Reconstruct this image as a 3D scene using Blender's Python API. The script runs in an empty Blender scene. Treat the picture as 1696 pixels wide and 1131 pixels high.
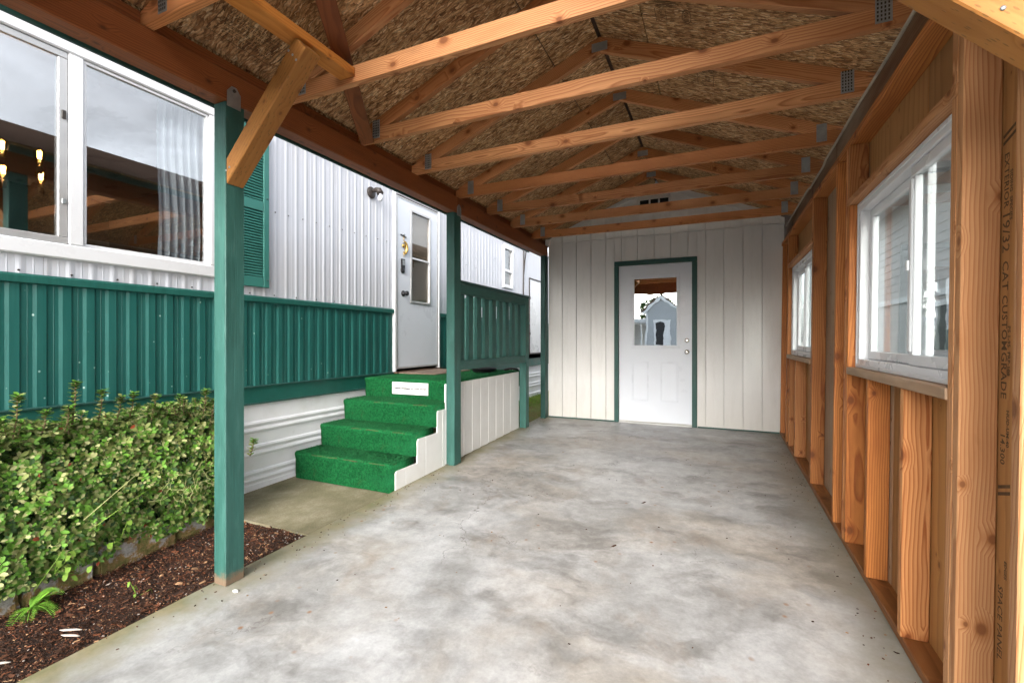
import bpy, bmesh, math, random
from mathutils import Vector, Matrix, noise as mnoise
R = math.radians
rnd = random.Random(7)
sc = bpy.context.scene
col = sc.collection
# ------------------------------------------------------------------ camera, sky, sun, exposure
cd = bpy.data.cameras.new('camera'); cam = bpy.data.objects.new('camera', cd); col.objects.link(cam)
cam.location = (0, 0, 1.25); cam.rotation_euler = (R(90), 0, R(24.2))
cd.sensor_width = 36; cd.lens = 36*760/1696; cd.shift_y = -0.0015; cd.clip_start = .03; cd.clip_end = 2000
sc.camera = cam
SUN_EL, SUN_AZ = 27, 200          # degrees; azimuth measured like the sky node's rotation
w = bpy.data.worlds.new('World'); sc.world = w; w.use_nodes = True
wn = w.node_tree; wn.nodes.clear()
def wnode(t): return wn.nodes.new(t)
sky = wnode('ShaderNodeTexSky'); sky.sky_type = 'NISHITA'; sky.sun_disc = False
sky.sun_elevation = R(SUN_EL); sky.sun_rotation = R(SUN_AZ); sky.air_density = 1.0; sky.dust_density = 4.0; sky.ozone_density = 1.0
hs = wnode('ShaderNodeHueSaturation'); hs.inputs['Saturation'].default_value = .30
tcw = wnode('ShaderNodeTexCoord'); mpw = wnode('ShaderNodeMapping'); mpw.inputs['Scale'].default_value = (1.5, 1.5, 3.5)
nzw = wnode('ShaderNodeTexNoise'); nzw.inputs['Scale'].default_value = 2.2; nzw.inputs['Detail'].default_value = 7; nzw.inputs['Distortion'].default_value = .4
rpw = wnode('ShaderNodeMapRange'); rpw.inputs[1].default_value = .35; rpw.inputs[2].default_value = .68; rpw.inputs[3].default_value = .62; rpw.inputs[4].default_value = 1.5
mlw = wnode('ShaderNodeVectorMath'); mlw.operation = 'SCALE'
bgw = wnode('ShaderNodeBackground'); bgw.inputs['Strength'].default_value = .15
ow = wnode('ShaderNodeOutputWorld')
for a, b in ((sky.outputs[0], hs.inputs['Color']), (tcw.outputs['Generated'], mpw.inputs[0]), (mpw.outputs[0], nzw.inputs['Vector']), (nzw.outputs[0], rpw.inputs[0]),
             (hs.outputs[0], mlw.inputs[0]), (rpw.outputs[0], mlw.inputs['Scale']), (mlw.outputs[0], bgw.inputs['Color']), (bgw.outputs[0], ow.inputs['Surface'])):
    wn.links.new(a, b)
sd = bpy.data.lights.new('sun', 'SUN'); sd.energy = .45; sd.angle = R(35); sd.color = (1, .96, .9)
sun = bpy.data.objects.new('sun', sd); col.objects.link(sun)
# light comes from behind the camera and a little to the right
sdir = Vector((.13, -1.0, 0)).normalized()*math.cos(R(SUN_EL)) + Vector((0, 0, math.sin(R(SUN_EL))))
sun.rotation_euler = sdir.to_track_quat('Z', 'Y').to_euler()
sky.sun_rotation = math.atan2(sdir.x, sdir.y)
vs = sc.view_settings; vs.view_transform = 'Standard'; vs.look = 'None'; vs.gamma = 1; vs.use_curve_mapping = False; vs.exposure = 2.05
sc.cycles.max_bounces = 7; sc.cycles.diffuse_bounces = 4; sc.cycles.glossy_bounces = 3; sc.cycles.transmission_bounces = 3; sc.cycles.transparent_max_bounces = 8
sc.cycles.use_adaptive_sampling = True; sc.cycles.adaptive_threshold = .04; sc.cycles.caustics_reflective = False; sc.cycles.caustics_refractive = False

S = .0264                         # the slab rises gently towards the shed
def fl(y): return S*y
# ------------------------------------------------------------------ node helpers
class NB:
    def __init__(s, name, rough=.6, spec=.4, metal=0):
        s.m = bpy.data.materials.new(name); s.m.use_nodes = True; s.t = s.m.node_tree; s.t.nodes.clear()
        s.out = s.t.nodes.new('ShaderNodeOutputMaterial'); s.b = s.t.nodes.new('ShaderNodeBsdfPrincipled')
        s.t.links.new(s.b.outputs[0], s.out.inputs[0])
        s.b.inputs['Roughness'].default_value = rough; s.b.inputs['Specular IOR Level'].default_value = spec; s.b.inputs['Metallic'].default_value = metal
        s._tc = None
    def n(s, t, **k):
        x = s.t.nodes.new('ShaderNode'+t)
        for a, v in k.items(): setattr(x, a, v)
        return x
    def put(s, sock, v):
        if v is None: return
        if isinstance(v, bpy.types.NodeSocket): s.t.links.new(v, sock)
        else:
            if isinstance(v, (tuple, list)) and len(v) == 3 and sock.type == 'RGBA': v = (*v, 1)
            sock.default_value = v
    @property
    def obj(s):
        if not s._tc: s._tc = s.n('TexCoord')
        return s._tc.outputs['Object']
    @property
    def geo(s): return s.n('NewGeometry').outputs['Position']
    @property
    def rand(s): return s.n('ObjectInfo').outputs['Random']
    def math(s, op, a, b=None, c=None, clamp=False):
        x = s.n('Math', operation=op, use_clamp=clamp); s.put(x.inputs[0], a); s.put(x.inputs[1], b)
        if c is not None: s.put(x.inputs[2], c)
        return x.outputs[0]
    def vmath(s, op, a, b=None, scale=None):
        x = s.n('VectorMath', operation=op); s.put(x.inputs[0], a)
        if b is not None: s.put(x.inputs[1], b)
        if scale is not None: s.put(x.inputs['Scale'], scale)
        return x.outputs['Value'] if op in ('LENGTH', 'DISTANCE', 'DOT_PRODUCT') else x.outputs[0]
    def mapv(s, v, scale=(1, 1, 1), rot=(0, 0, 0), loc=(0, 0, 0)):
        x = s.n('Mapping'); s.put(x.inputs[0], v); x.inputs['Scale'].default_value = scale; x.inputs['Rotation'].default_value = rot; x.inputs['Location'].default_value = loc
        return x.outputs[0]
    def noise(s, v, scale, detail=4, rough=.55, dist=0, color=False):
        x = s.n('TexNoise'); s.put(x.inputs['Vector'], v); x.inputs['Scale'].default_value = scale; x.inputs['Detail'].default_value = min(detail, 6)
        x.inputs['Roughness'].default_value = rough; x.inputs['Distortion'].default_value = dist
        return x.outputs[1 if color else 0]
    def voro(s, v, scale, feature='F1', out='Distance', rand=1):
        x = s.n('TexVoronoi', feature=feature); s.put(x.inputs['Vector'], v); x.inputs['Scale'].default_value = scale; x.inputs['Randomness'].default_value = rand
        return x.outputs[out]
    def rng(s, v, a, b, c=0, d=1):
        x = s.n('MapRange'); x.clamp = True; s.put(x.inputs[0], v)
        for i, q in enumerate((a, b, c, d)): s.put(x.inputs[i+1], q)
        return x.outputs[0]
    def ramp(s, v, stops, interp='LINEAR'):
        x = s.n('ValToRGB'); s.put(x.inputs[0], v); e = x.color_ramp.elements; x.color_ramp.interpolation = interp
        while len(e) < len(stops): e.new(.5)
        for q, (p, c) in zip(e, stops): q.position = p; q.color = (*c, 1)
        return x.outputs[0]
    def mix(s, f, a, b, mode='MIX'):
        x = s.n('Mix', data_type='RGBA', blend_type=mode); s.put(x.inputs[0], f); s.put(x.inputs[6], a); s.put(x.inputs[7], b)
        return x.outputs[2]
    def sep(s, v):
        x = s.n('SeparateXYZ'); s.put(x.inputs[0], v); return x.outputs
    def comb(s, a, b, c):
        x = s.n('CombineXYZ')
        for i, q in enumerate((a, b, c)): s.put(x.inputs[i], q)
        return x.outputs[0]
    def bump(s, h, strength=.3, dist=.01):
        x = s.n('Bump'); x.inputs['Strength'].default_value = strength; x.inputs['Distance'].default_value = dist; s.put(x.inputs['Height'], h)
        s.t.links.new(x.outputs[0], s.b.inputs['Normal'])
    def col(s, v): s.put(s.b.inputs['Base Color'], v)
    def rough(s, v): s.put(s.b.inputs['Roughness'], v)

def wood(name, light, dark, knot=(.09, .035, .012), ring=95, warm=None, rough=.62, grey=0, knots=.15, specks=False, contrast=1.0):
    """lumber: local X is the length of the piece"""
    b = NB(name, rough, .3)
    r = b.rand
    off = b.comb(b.math('MULTIPLY', r, 53.1), b.math('MULTIPLY', r, 17.3), b.math('MULTIPLY', r, 29.7))
    p = b.vmath('ADD', b.obj, off)
    ps = b.sep(p)
    kv = b.n('TexVoronoi', feature='F1', voronoi_dimensions='2D'); b.put(kv.inputs['Vector'], b.comb(b.math('MULTIPLY', ps[0], 7.0), b.math('MULTIPLY', b.math('ADD', ps[1], ps[2]), 10.0), 0.0)); kv.inputs['Scale'].default_value = 1.0
    ks = b.sep(kv.outputs['Color'])
    kd = b.math('ADD', b.math('DIVIDE', kv.outputs['Distance'], b.math('MULTIPLY_ADD', ks[1], 1.0, .45)), b.math('MULTIPLY', b.math('LESS_THAN', ks[0], .77), 1.0))
    near = b.rng(kd, 0, .45, 1, 0)
    slow = b.noise(b.mapv(p, (.9, 3, 3)), 1.0, 3, .5, 0, True)
    fine = b.noise(b.mapv(p, (6, 40, 40)), 1.0, 3)
    x, y, z = b.sep(b.vmath('ADD', b.obj, b.vmath('SCALE', b.vmath('SUBTRACT', slow, (.5, .5, .5)), scale=.10)))
    cy = b.math('ADD', y, b.math('MULTIPLY_ADD', r, .12, -.02)); cz = b.math('ADD', z, b.math('MULTIPLY_ADD', b.math('FRACT', b.math('MULTIPLY', r, 7.7)), .12, .005))
    d = b.math('SQRT', b.math('ADD', b.math('MULTIPLY', cy, cy), b.math('MULTIPLY', cz, cz)))
    d = b.math('MULTIPLY_ADD', near, .022, d)
    rr = b.math('FRACT', b.math('MULTIPLY_ADD', fine, .35, b.math('MULTIPLY', d, ring)))
    g = b.ramp(rr, [(0, (0, 0, 0)), (.55, (.35,)*3), (.86, (1, 1, 1)), (1, (.1,)*3)])
    g = b.math('MULTIPLY', g, .62*contrast)
    base = b.mix(g, light, dark)
    stain = b.noise(b.mapv(p, (1.1, 5, 5)), 1.3, 5, .6)
    base = b.mix(b.rng(stain, .42, .72, 0, .62), base, dark)
    base = b.mix(b.rng(b.noise(b.mapv(p, (2.6, 14, 14), loc=(5, 1, 2)), 1, 6, .7), .60, .74, 0, .35), base, knot)
    if warm: base = b.mix(b.math('MULTIPLY', b.math('FRACT', b.math('MULTIPLY', r, 13.7)), .8), base, b.mix(g, warm, dark))
    fib = b.noise(b.mapv(p, (3, 160, 160)), 1.0, 2)
    base = b.mix(b.rng(fib, .45, .8, 0, .28), base, dark)
    if grey: base = b.mix(b.rng(b.noise(b.mapv(p, (2, 9, 9)), 1, 5), .4, .7, 0, grey), base, (.3, .25, .2))
    km = b.rng(kd, knots*.55, knots, 1, 0)
    base = b.mix(km, base, knot)
    base = b.mix(b.rng(kd, knots, knots*2.0, .55, 0), base, dark)
    hgt = b.math('ADD', g, b.math('MULTIPLY', fib, .5))
    if specks:
        sx = b.voro(b.mapv(p, (28, 95, 95)), 1.0)
        sm = b.rng(sx, .16, .26, 1, 0)
        base = b.mix(b.math('MULTIPLY', sm, .75), base, (.16, .08, .02)); hgt = b.math('SUBTRACT', hgt, b.math('MULTIPLY', sm, 1.5))
    val = b.math('MULTIPLY_ADD', b.math('FRACT', b.math('MULTIPLY', r, 31.3)), .42, .76)
    base = b.vmath('SCALE', base, scale=val)
    b.col(base); b.bump(hgt, .25, .0015)
    return b.m

def paint(name, c, rough=.5, var=.12, scale=4, grain=False, dirt=None, dirt_amt=.3, spec=.35, metal=0, bump=.1, streak=(1, 1, 1), wear=False, flecks=False):
    b = NB(name, rough, spec, metal)
    p = b.vmath('ADD', b.obj, b.vmath('SCALE', (13.1, 7.7, 3.3), scale=b.rand)) if True else b.obj
    n1 = b.noise(b.mapv(p, streak), scale, 6, .6)
    n2 = b.noise(p, 90, 2)
    v = b.rng(n1, .3, .7, 1-var, 1+var)
    cc = b.vmath('SCALE', b.mix(0, c, c), scale=v)
    if dirt:
        n3 = b.noise(b.mapv(p, streak), scale*2.3, 8, .7)
        cc = b.mix(b.rng(n3, .5, .78, 0, dirt_amt), cc, dirt)
    if flecks:
        fv = b.n('TexVoronoi', feature='F1'); b.put(fv.inputs['Vector'], b.mapv(p, (1, 1, .8))); fv.inputs['Scale'].default_value = 15
        cc = b.mix(b.math('MULTIPLY', b.rng(fv.outputs['Distance'], .05, .09, .8, 0), b.math('GREATER_THAN', b.sep(fv.outputs['Color'])[0], .55)), cc, (.42, .55, .50))
    if wear:
        zz = b.sep(b.geo)[2]; wz = b.math('ADD', zz, b.math('MULTIPLY_ADD', b.noise(p, 22, 5, .7), -.12, .055))
        cc = b.mix(b.rng(wz, wear, wear+.04+.5*(wear > .1), .9 if wear < .1 else .45, 0), cc, (.17, .11, .07) if wear < .1 else (.36, .33, .27))
    b.col(cc); b.rough(b.rng(n1, .3, .7, rough-.08, rough+.1))
    h = b.noise(b.mapv(p, (4, 120, 120)), 1, 3) if grain else n2
    b.bump(h, bump, .002)
    return b.m

def emat(name, c, strength):
    m = bpy.data.materials.new(name); m.use_nodes = True; t = m.node_tree; t.nodes.clear()
    e = t.nodes.new('ShaderNodeEmission'); e.inputs[0].default_value = (*c, 1); e.inputs[1].default_value = strength
    o = t.nodes.new('ShaderNodeOutputMaterial'); t.links.new(e.outputs[0], o.inputs[0]); return m

def glass(name, fac, tint=(1, 1, 1), rough=.0, wobble=0, wscale=5, refl=(1, 1, 1)):
    m = bpy.data.materials.new(name); m.use_nodes = True; t = m.node_tree; t.nodes.clear()
    o = t.nodes.new('ShaderNodeOutputMaterial'); mx = t.nodes.new('ShaderNodeMixShader'); tr = t.nodes.new('ShaderNodeBsdfTransparent'); gl = t.nodes.new('ShaderNodeBsdfGlossy')
    tr.inputs[0].default_value = (*tint, 1); gl.inputs['Color'].default_value = (*refl, 1); gl.inputs['Roughness'].default_value = rough; mx.inputs[0].default_value = fac
    t.links.new(tr.outputs[0], mx.inputs[1]); t.links.new(gl.outputs[0], mx.inputs[2]); t.links.new(mx.outputs[0], o.inputs[0])
    if wobble:
        tc = t.nodes.new('ShaderNodeTexCoord'); nz = t.nodes.new('ShaderNodeTexNoise'); nz.inputs['Scale'].default_value = wscale; nz.inputs['Detail'].default_value = 1.5
        bp = t.nodes.new('ShaderNodeBump'); bp.inputs['Strength'].default_value = 1; bp.inputs['Distance'].default_value = wobble
        t.links.new(tc.outputs['Object'], nz.inputs['Vector']); t.links.new(nz.outputs[0], bp.inputs['Height']); t.links.new(bp.outputs[0], gl.inputs['Normal'])
    return m

M = {}
M['stud'] = wood('stud_lumber', (.58, .32, .155), (.33, .122, .038), warm=(.54, .225, .072), ring=105, contrast=1.35)
M['stud_orange'] = wood('orange_stud_lumber', (.56, .215, .055), (.25, .066, .014), warm=(.54, .27, .11), ring=90, contrast=1.45)
M['plate'] = wood('plate_lumber', (.30, .125, .04), (.14, .045, .012), ring=90, rough=.5)
M['truss'] = wood('truss_lumber', (.66, .338, .152), (.31, .100, .030), warm=(.57, .21, .064), ring=105, contrast=1.35)
M['beam'] = wood('beam_timber', (.27, .085, .025), (.10, .026, .007), ring=120, rough=.55, knots=.09)
M['beam_under'] = M['beam']
M['brace'] = wood('incised_timber', (.36, .16, .04), (.26, .10, .02), ring=60, knots=.10, specks=True)
M['block'] = wood('blocking_lumber', (.56, .22, .045), (.36, .12, .02), ring=70)
M['darkwood'] = wood('weathered_board', (.17, .085, .04), (.06, .028, .013), ring=80, grey=.5)
M['ply'] = wood('plywood_siding_back', (.40, .21, .085), (.25, .11, .035), ring=22, warm=(.42, .20, .06), knots=.07)
M['plygrey'] = wood('weathered_plywood', (.40, .27, .17), (.26, .15, .08), ring=25, grey=.4, knots=.07)
M['rope'] = paint('pale_cord', (.42, .36, .28), .8, .2, 8)
M['white'] = paint('white_painted_board', (.72, .73, .72), .55, .04, 3, True, (.52, .49, .44), .22, bump=.15)
M['shedwhite'] = paint('shed_white_siding', (.74, .745, .735), .6, .05, 2.2, True, (.50, .49, .46), .34, bump=.25, streak=(.35, 2, 2), wear=.14)
M['doorwhite'] = paint('white_door_paint', (.62, .66, .72), .32, .03, 2)
M['vinyl'] = paint('white_vinyl', (.68, .69, .71), .3, .02, 3)
M['siding'] = paint('white_ribbed_metal', (.53, .55, .60), .42, .06, 1.6, False, (.47, .43, .37), .3, streak=(1, 3, .35))
M['skirt'] = paint('white_skirting_metal', (.76, .77, .80), .35, .04, 2, False, (.5, .48, .44), .3)
M['green'] = paint('green_ribbed_metal', (.011, .092, .080), .42, .14, 2.5, False, (.04, .17, .145), .4, streak=(1, 4, .3), flecks=True)
M['greenflat'] = paint('green_trim_metal', (.012, .092, .074), .42, .16, 5, False, (.04, .15, .13), .4, streak=(1, 8, 1))
M['greenpost'] = paint('green_painted_post', (.026, .096, .080), .55, .22, 6, True, (.065, .165, .145), .55, bump=.9, streak=(.4, 2, 2), wear=.06)
M['greendark'] = paint('dark_green_paint', (.018, .066, .056), .5, .12, 5, True, (.035, .095, .08), .3, bump=.4)
M['shutter'] = paint('green_shutter_plastic', (.035, .165, .138), .45, .08, 5)
M['galv'] = paint('galvanised_steel', (.33, .36, .37), .42, .15, 25, metal=.6)
M['alu'] = paint('aluminium_trim', (.50, .50, .50), .4, .08, 8, metal=.5)
M['black'] = paint('black_plastic', (.012, .012, .014), .4, .1, 6)
M['bronze'] = paint('dark_bronze', (.035, .028, .024), .5, .15, 12)
M['brass'] = paint('brass_charm', (.50, .33, .10), .3, .1, 20, metal=.8)
M['chrome'] = paint('satin_nickel', (.55, .53, .50), .25, .05, 8, metal=.95)
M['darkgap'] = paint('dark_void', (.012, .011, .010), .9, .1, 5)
M['ink'] = paint('stamp_ink', (.095, .055, .028), .8, .35, 30)
M['paper'] = paint('white_paper_label', (.74, .74, .72), .6, .03, 8)
M['curtain'] = paint('grey_blue_curtain', (.50, .56, .61), .9, .05, 5)
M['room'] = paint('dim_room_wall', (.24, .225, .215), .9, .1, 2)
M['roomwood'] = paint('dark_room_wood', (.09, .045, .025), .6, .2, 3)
M['bulbglass'] = glass('bulb_glass', .10, (1, .86, .62))
M['filament'] = emat('lit_filament', (1, .55, .16), 14)
M['frost'] = paint('frosted_bulb', (.62, .63, .67), .4, .02, 3)
M['pane'] = glass('home_window_glass', .28, (.95, .96, .96))
M['pane2'] = glass('clear_window_glass', .22, (.86, .90, .90))
M['doorpane'] = glass('door_glass', .07, (.85, .82, .78))
M['pane3'] = glass('small_window_glass', .12, (.9, .9, .9))
M['filmpane'] = glass('wavy_mirror_glass', .80, (.3, .3, .3),  .012, .0005, 5, (.80, .87, .89))
M['frosted'] = paint('obscure_glass', (.17, .16, .135), .18, .25, 1.2, spec=.6)
M['stripe'] = paint('mat_brown', (.17, .12, .09), .95, .35, 30, False, (.35, .29, .24), .5)

def m_osb():
    b = NB('oriented_strand_board', .72, .25)
    p = b.vmath('ADD', b.obj, b.vmath('SCALE', (11.3, 5.1, .7), scale=b.rand))
    wob = b.vmath('SCALE', b.vmath('SUBTRACT', b.noise(p, 9, 3, .6, 0, True), (.5, .5, .5)), scale=.055)
    p = b.vmath('ADD', p, wob)
    cs = []
    for i, (a, sx, sy) in enumerate(((12, 20, 84), (-38, 24, 92), (64, 22, 86), (100, 26, 98), (-74, 22, 84), (35, 28, 110))):
        q = b.mapv(p, (sx, sy, 1), (0, 0, R(a)), (i*3.1, i*1.7, 0))
        v = b.n('TexVoronoi', feature='F1', voronoi_dimensions='2D'); b.put(v.inputs['Vector'], q); v.inputs['Scale'].default_value = 1
        s = b.sep(v.outputs['Color']); cs.append((s[0], s[1], b.rng(v.outputs['Distance'], .30, .62, 1.05, .55)))
    hcur, ccur, ecur = cs[0]      # the strand whose random height is greatest lies on top
    for h, c, e in cs[1:]:
        g = b.math('GREATER_THAN', h, hcur)
        mx = lambda x, y: b.math('MULTIPLY_ADD', b.math('SUBTRACT', y, x), g, x)
        hn, cn, en = mx(hcur, h), mx(ccur, c), mx(ecur, e)
        hcur, ccur, ecur = hn, cn, en
    fib = b.noise(p, 170, 2)
    colr = b.ramp(ccur, [(0, (.20, .092, .038)), (.25, (.40, .205, .088)), (.55, (.56, .325, .15)), (.82, (.69, .43, .21)), (1, (.82, .60, .35))])
    colr = b.vmath('SCALE', colr, scale=ecur)
    big = b.noise(p, 2.2, 5, .62)
    colr = b.mix(b.rng(big, .42, .74, 0, .75), colr, b.vmath('MULTIPLY', colr, (.42, .35, .31)))
    colr = b.vmath('SCALE', colr, scale=b.rng(fib, .3, .7, .75, 1.2))
    b.col(colr); b.bump(b.math('MULTIPLY', hcur, ecur), .6, .004)
    return b.m
M['osb'] = m_osb()

def m_concrete():
    b = NB('weathered_concrete', .5, .45)
    p = b.obj
    xs = b.sep(p)
    pw = b.vmath('ADD', p, b.vmath('SCALE', b.vmath('SUBTRACT', b.noise(p, 1.6, 4, .6, 0, True), (.5, .5, .5)), scale=.55))
    a = b.noise(b.mapv(pw, (.75, 1.5, 1)), 1.7, 8, .60)
    c = b.noise(b.mapv(pw, (.9, 1.7, 1), loc=(4, 8, 0)), 2.6, 8, .66)
    d = b.noise(b.mapv(pw, (1, 1.2, 1), loc=(9, 2, 0)), 1.0, 6, .6)
    f = b.noise(p, 70, 5, .7); g = b.noise(p, 11, 8, .72)
    base = b.mix(b.rng(a, .36, .62), (.215, .213, .205), (.352, .352, .348))
    base = b.mix(b.rng(d, .46, .64, 0, .5), base, (.35, .295, .23))
    base = b.mix(b.rng(c, .49, .66, 0, .72), base, (.135, .13, .12))
    base = b.mix(b.rng(b.noise(pw, 3.4, 8, .62), .55, .72, 0, .5), base, (.22, .175, .135))
    base = b.mix(b.rng(b.noise(b.mapv(pw, loc=(3, 3, 3)), 1.5, 6, .56), .50, .68, 0, .78), base, (.43, .437, .442))
    base = b.vmath('SCALE', base, scale=b.rng(g, .3, .72, .78, 1.16))
    base = b.vmath('SCALE', base, scale=b.rng(f, .3, .7, .90, 1.08))
    # rust freckles
    sp = b.voro(p, 9); base = b.mix(b.math('MULTIPLY', b.rng(sp, .05, .13, 1, 0), b.rng(b.noise(p, 2.5, 2), .5, .6)), base, (.24, .13, .07))
    # hairline cracks
    cv = b.vmath('ADD', p, b.vmath('SCALE', b.noise(p, 3.0, 5, .6, 0, True), scale=.55))
    ce = b.voro(cv, .62, 'DISTANCE_TO_EDGE'); cm = b.math('MULTIPLY', b.rng(ce, .0006, .0024, 1, 0), b.rng(b.noise(p, .9, 2), .46, .56))
    base = b.mix(b.math('MULTIPLY', cm, .7), base, (.10, .09, .08))
    # moss and dirt along the edges of the pour
    en = b.math('MULTIPLY_ADD', b.noise(p, 5, 6, .65), .42, -.21)
    eL = b.rng(b.math('ADD', b.math('ADD', xs[0], 2.30), en), .0, .24, .85, 0)
    eR = b.rng(b.math('ADD', b.math('SUBTRACT', .62, xs[0]), en), -.04, .22, .75, 0)
    base = b.mix(eL, base, b.mix(b.rng(g, .4, .62), (.22, .185, .095), (.13, .125, .045)))
    base = b.mix(eR, base, b.mix(b.rng(g, .4, .62), (.20, .19, .135), (.13, .12, .08)))
    b.col(base); b.rough(b.rng(a, .35, .65, .34, .58)); b.bump(b.math('ADD', b.math('MULTIPLY', f, .4), g), .22, .003)
    return b.m
M['concrete'] = m_concrete()

def m_rough(name, stops, s1, s2, rough=.85, bump=.5, dist=.01):
    b = NB(name, rough, .25); p = b.obj
    n = b.noise(p, s1, 8, .65); k = b.noise(p, s2, 6, .7)
    b.col(b.vmath('SCALE', b.ramp(b.rng(n, .25, .75), stops), scale=b.rng(k, .3, .7, .72, 1.25))); b.bump(b.math('ADD', n, k), bump, dist); return b.m
M['pad'] = m_rough('mossy_aggregate', [(0, (.12, .11, .06)), (.45, (.19, .17, .105)), (.8, (.27, .245, .17)), (1, (.34, .32, .25))], 3.5, 110, bump=.6, dist=.006)
M['soil'] = m_rough('dark_bark_soil', [(0, (.018, .010, .007)), (.5, (.04, .022, .015)), (1, (.085, .042, .026))], 9, 70, bump=1, dist=.02)
M['groundm'] = m_rough('ground_gravel', [(0, (.16, .15, .13)), (.5, (.22, .21, .19)), (1, (.30, .28, .26))], 4, 90)
M['mossground'] = m_rough('mossy_ground', [(0, (.08, .065, .02)), (.4, (.17, .125, .03)), (.7, (.12, .15, .03)), (1, (.24, .19, .08))], 3, 60)
M['stone'] = m_rough('mossy_stone', [(0, (.10, .10, .025)), (.38, (.15, .135, .045)), (.52, (.27, .17, .07)), (.60, (.33, .31, .28)), (1, (.50, .49, .48))], 9, 90, bump=.8, dist=.012)
M['grass'] = m_rough('grass_blade', [(0, (.05, .12, .015)), (.6, (.12, .21, .03)), (1, (.26, .25, .06))], 4, 20)
M['shingle'] = m_rough('brown_shingle', [(0, (.06, .040, .028)), (.5, (.10, .065, .048)), (1, (.16, .11, .085))], 5, 80)
M['lap'] = paint('grey_lap_siding', (.56, .55, .535), .6, .06, 3)
M['lapblue'] = paint('pale_grey_siding', (.36, .38, .40), .6, .05, 3)
M['bark'] = m_rough('twig_bark', [(0, (.09, .055, .03)), (1, (.22, .15, .09))], 20, 90)

def m_turf():
    b = NB('artificial_turf', .9, .12); p = b.obj
    n = b.noise(p, 190, 3, .75); k = b.noise(p, 3.2, 7, .65); e = b.noise(p, 9, 8, .7); m = b.noise(p, 55, 5, .75)
    c = b.ramp(b.rng(b.math('MULTIPLY_ADD', m, .7, b.math('MULTIPLY', n, .3)), .34, .64), [(0, (.002, .052, .014)), (.5, (.006, .108, .030)), (1, (.022, .205, .066))])
    c = b.mix(b.rng(k, .5, .75, 0, .5), c, (.020, .19, .075))
    c = b.mix(b.rng(e, .60, .76, 0, .65), c, (.085, .095, .030))
    b.col(c); b.bump(b.math('ADD', n, m), 1.0, .012); return b.m
M['turf'] = m_turf()
M['turfedge'] = paint('worn_turf_edge', (.06, .075, .025), .95, .4, 12, False, (.05, .03, .015), .6)
M['turfblade'] = paint('turf_blade', (.007, .098, .028), .9, .45, 60, False, (.018, .165, .055), .6)
def leafmat(name, c, var=.3, rough=.6, spec=.22):
    b = NB(name, rough, spec); p = b.obj
    n = b.noise(p, 14, 4, .6); b.col(b.vmath('SCALE', b.mix(0, c, c), scale=b.rng(n, .3, .7, 1-var, 1+var)))
    b.b.inputs['Subsurface Weight'].default_value = 0; return b.m
LEAF = [leafmat('leaf_green', (.078, .155, .026)), leafmat('leaf_olive', (.18, .215, .062)), leafmat('leaf_pale', (.31, .32, .14)), leafmat('leaf_fresh', (.10, .225, .026)), leafmat('leaf_dark', (.028, .065, .016)), leafmat('leaf_red', (.26, .055, .025))]
CHIP = [leafmat('chip_dark', (.035, .018, .012), .35, .95, .08), leafmat('chip_brown', (.085, .038, .022), .35, .95, .08), leafmat('chip_red', (.15, .058, .030), .35, .95, .08), leafmat('chip_tan', (.30, .18, .10), .35, .95, .08), leafmat('chip_grey', (.36, .31, .27), .35, .95, .08)]
FERN = leafmat('fern_green', (.13, .29, .03)); WEED = leafmat('weed_green', (.13, .22, .03))

# ------------------------------------------------------------------ object helpers
MW = {}
def link(o, parent, mw):
    col.objects.link(o); MW[o] = mw
    if parent is not None:
        o.parent = parent; o.matrix_parent_inverse = MW[parent].inverted()
    o.matrix_basis = mw
    return o
def thing(name, label, cat, loc=(0, 0, 0), group=None, parent=None):
    o = bpy.data.objects.new(name, None); o.empty_display_size = .05
    link(o, parent, Matrix.Translation(loc))
    if label: o['label'] = label
    if cat: o['category'] = cat
    if group: o['group'] = group
    return o
def tag(o, label=None, cat=None, group=None, kind=None):
    for k, v in (('label', label), ('category', cat), ('group', group), ('kind', kind)):
        if v: o[k] = v
    return o
def mesh(name, v, f, mats, smooth=False, idx=None):
    me = bpy.data.meshes.new(name); me.from_pydata([tuple(q) for q in v], [], f)
    for m in (mats if isinstance(mats, (list, tuple)) else [mats]): me.materials.append(m)
    if idx: me.polygons.foreach_set('material_index', idx)
    if smooth: me.polygons.foreach_set('use_smooth', [True]*len(f))
    me.update(); return me
def obj(name, me, parent=None, mw=None, loc=None):
    o = bpy.data.objects.new(name, me)
    return link(o, parent, mw if mw is not None else Matrix.Translation(loc or (0, 0, 0)))
CACHE = {}
def boxmesh(dx, dy, dz, mat, bev=.003):
    key = (round(dx, 4), round(dy, 4), round(dz, 4), mat.name, bev)
    if key in CACHE: return CACHE[key]
    bm = bmesh.new(); bmesh.ops.create_cube(bm, size=1, matrix=Matrix.Diagonal((dx, dy, dz, 1)))
    if bev: bmesh.ops.bevel(bm, geom=bm.edges[:], offset=min(bev, .3*min(dx, dy, dz)), segments=1, affect='EDGES')
    me = bpy.data.meshes.new('box'); bm.to_mesh(me); bm.free(); me.materials.append(mat); CACHE[key] = me; return me
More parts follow.
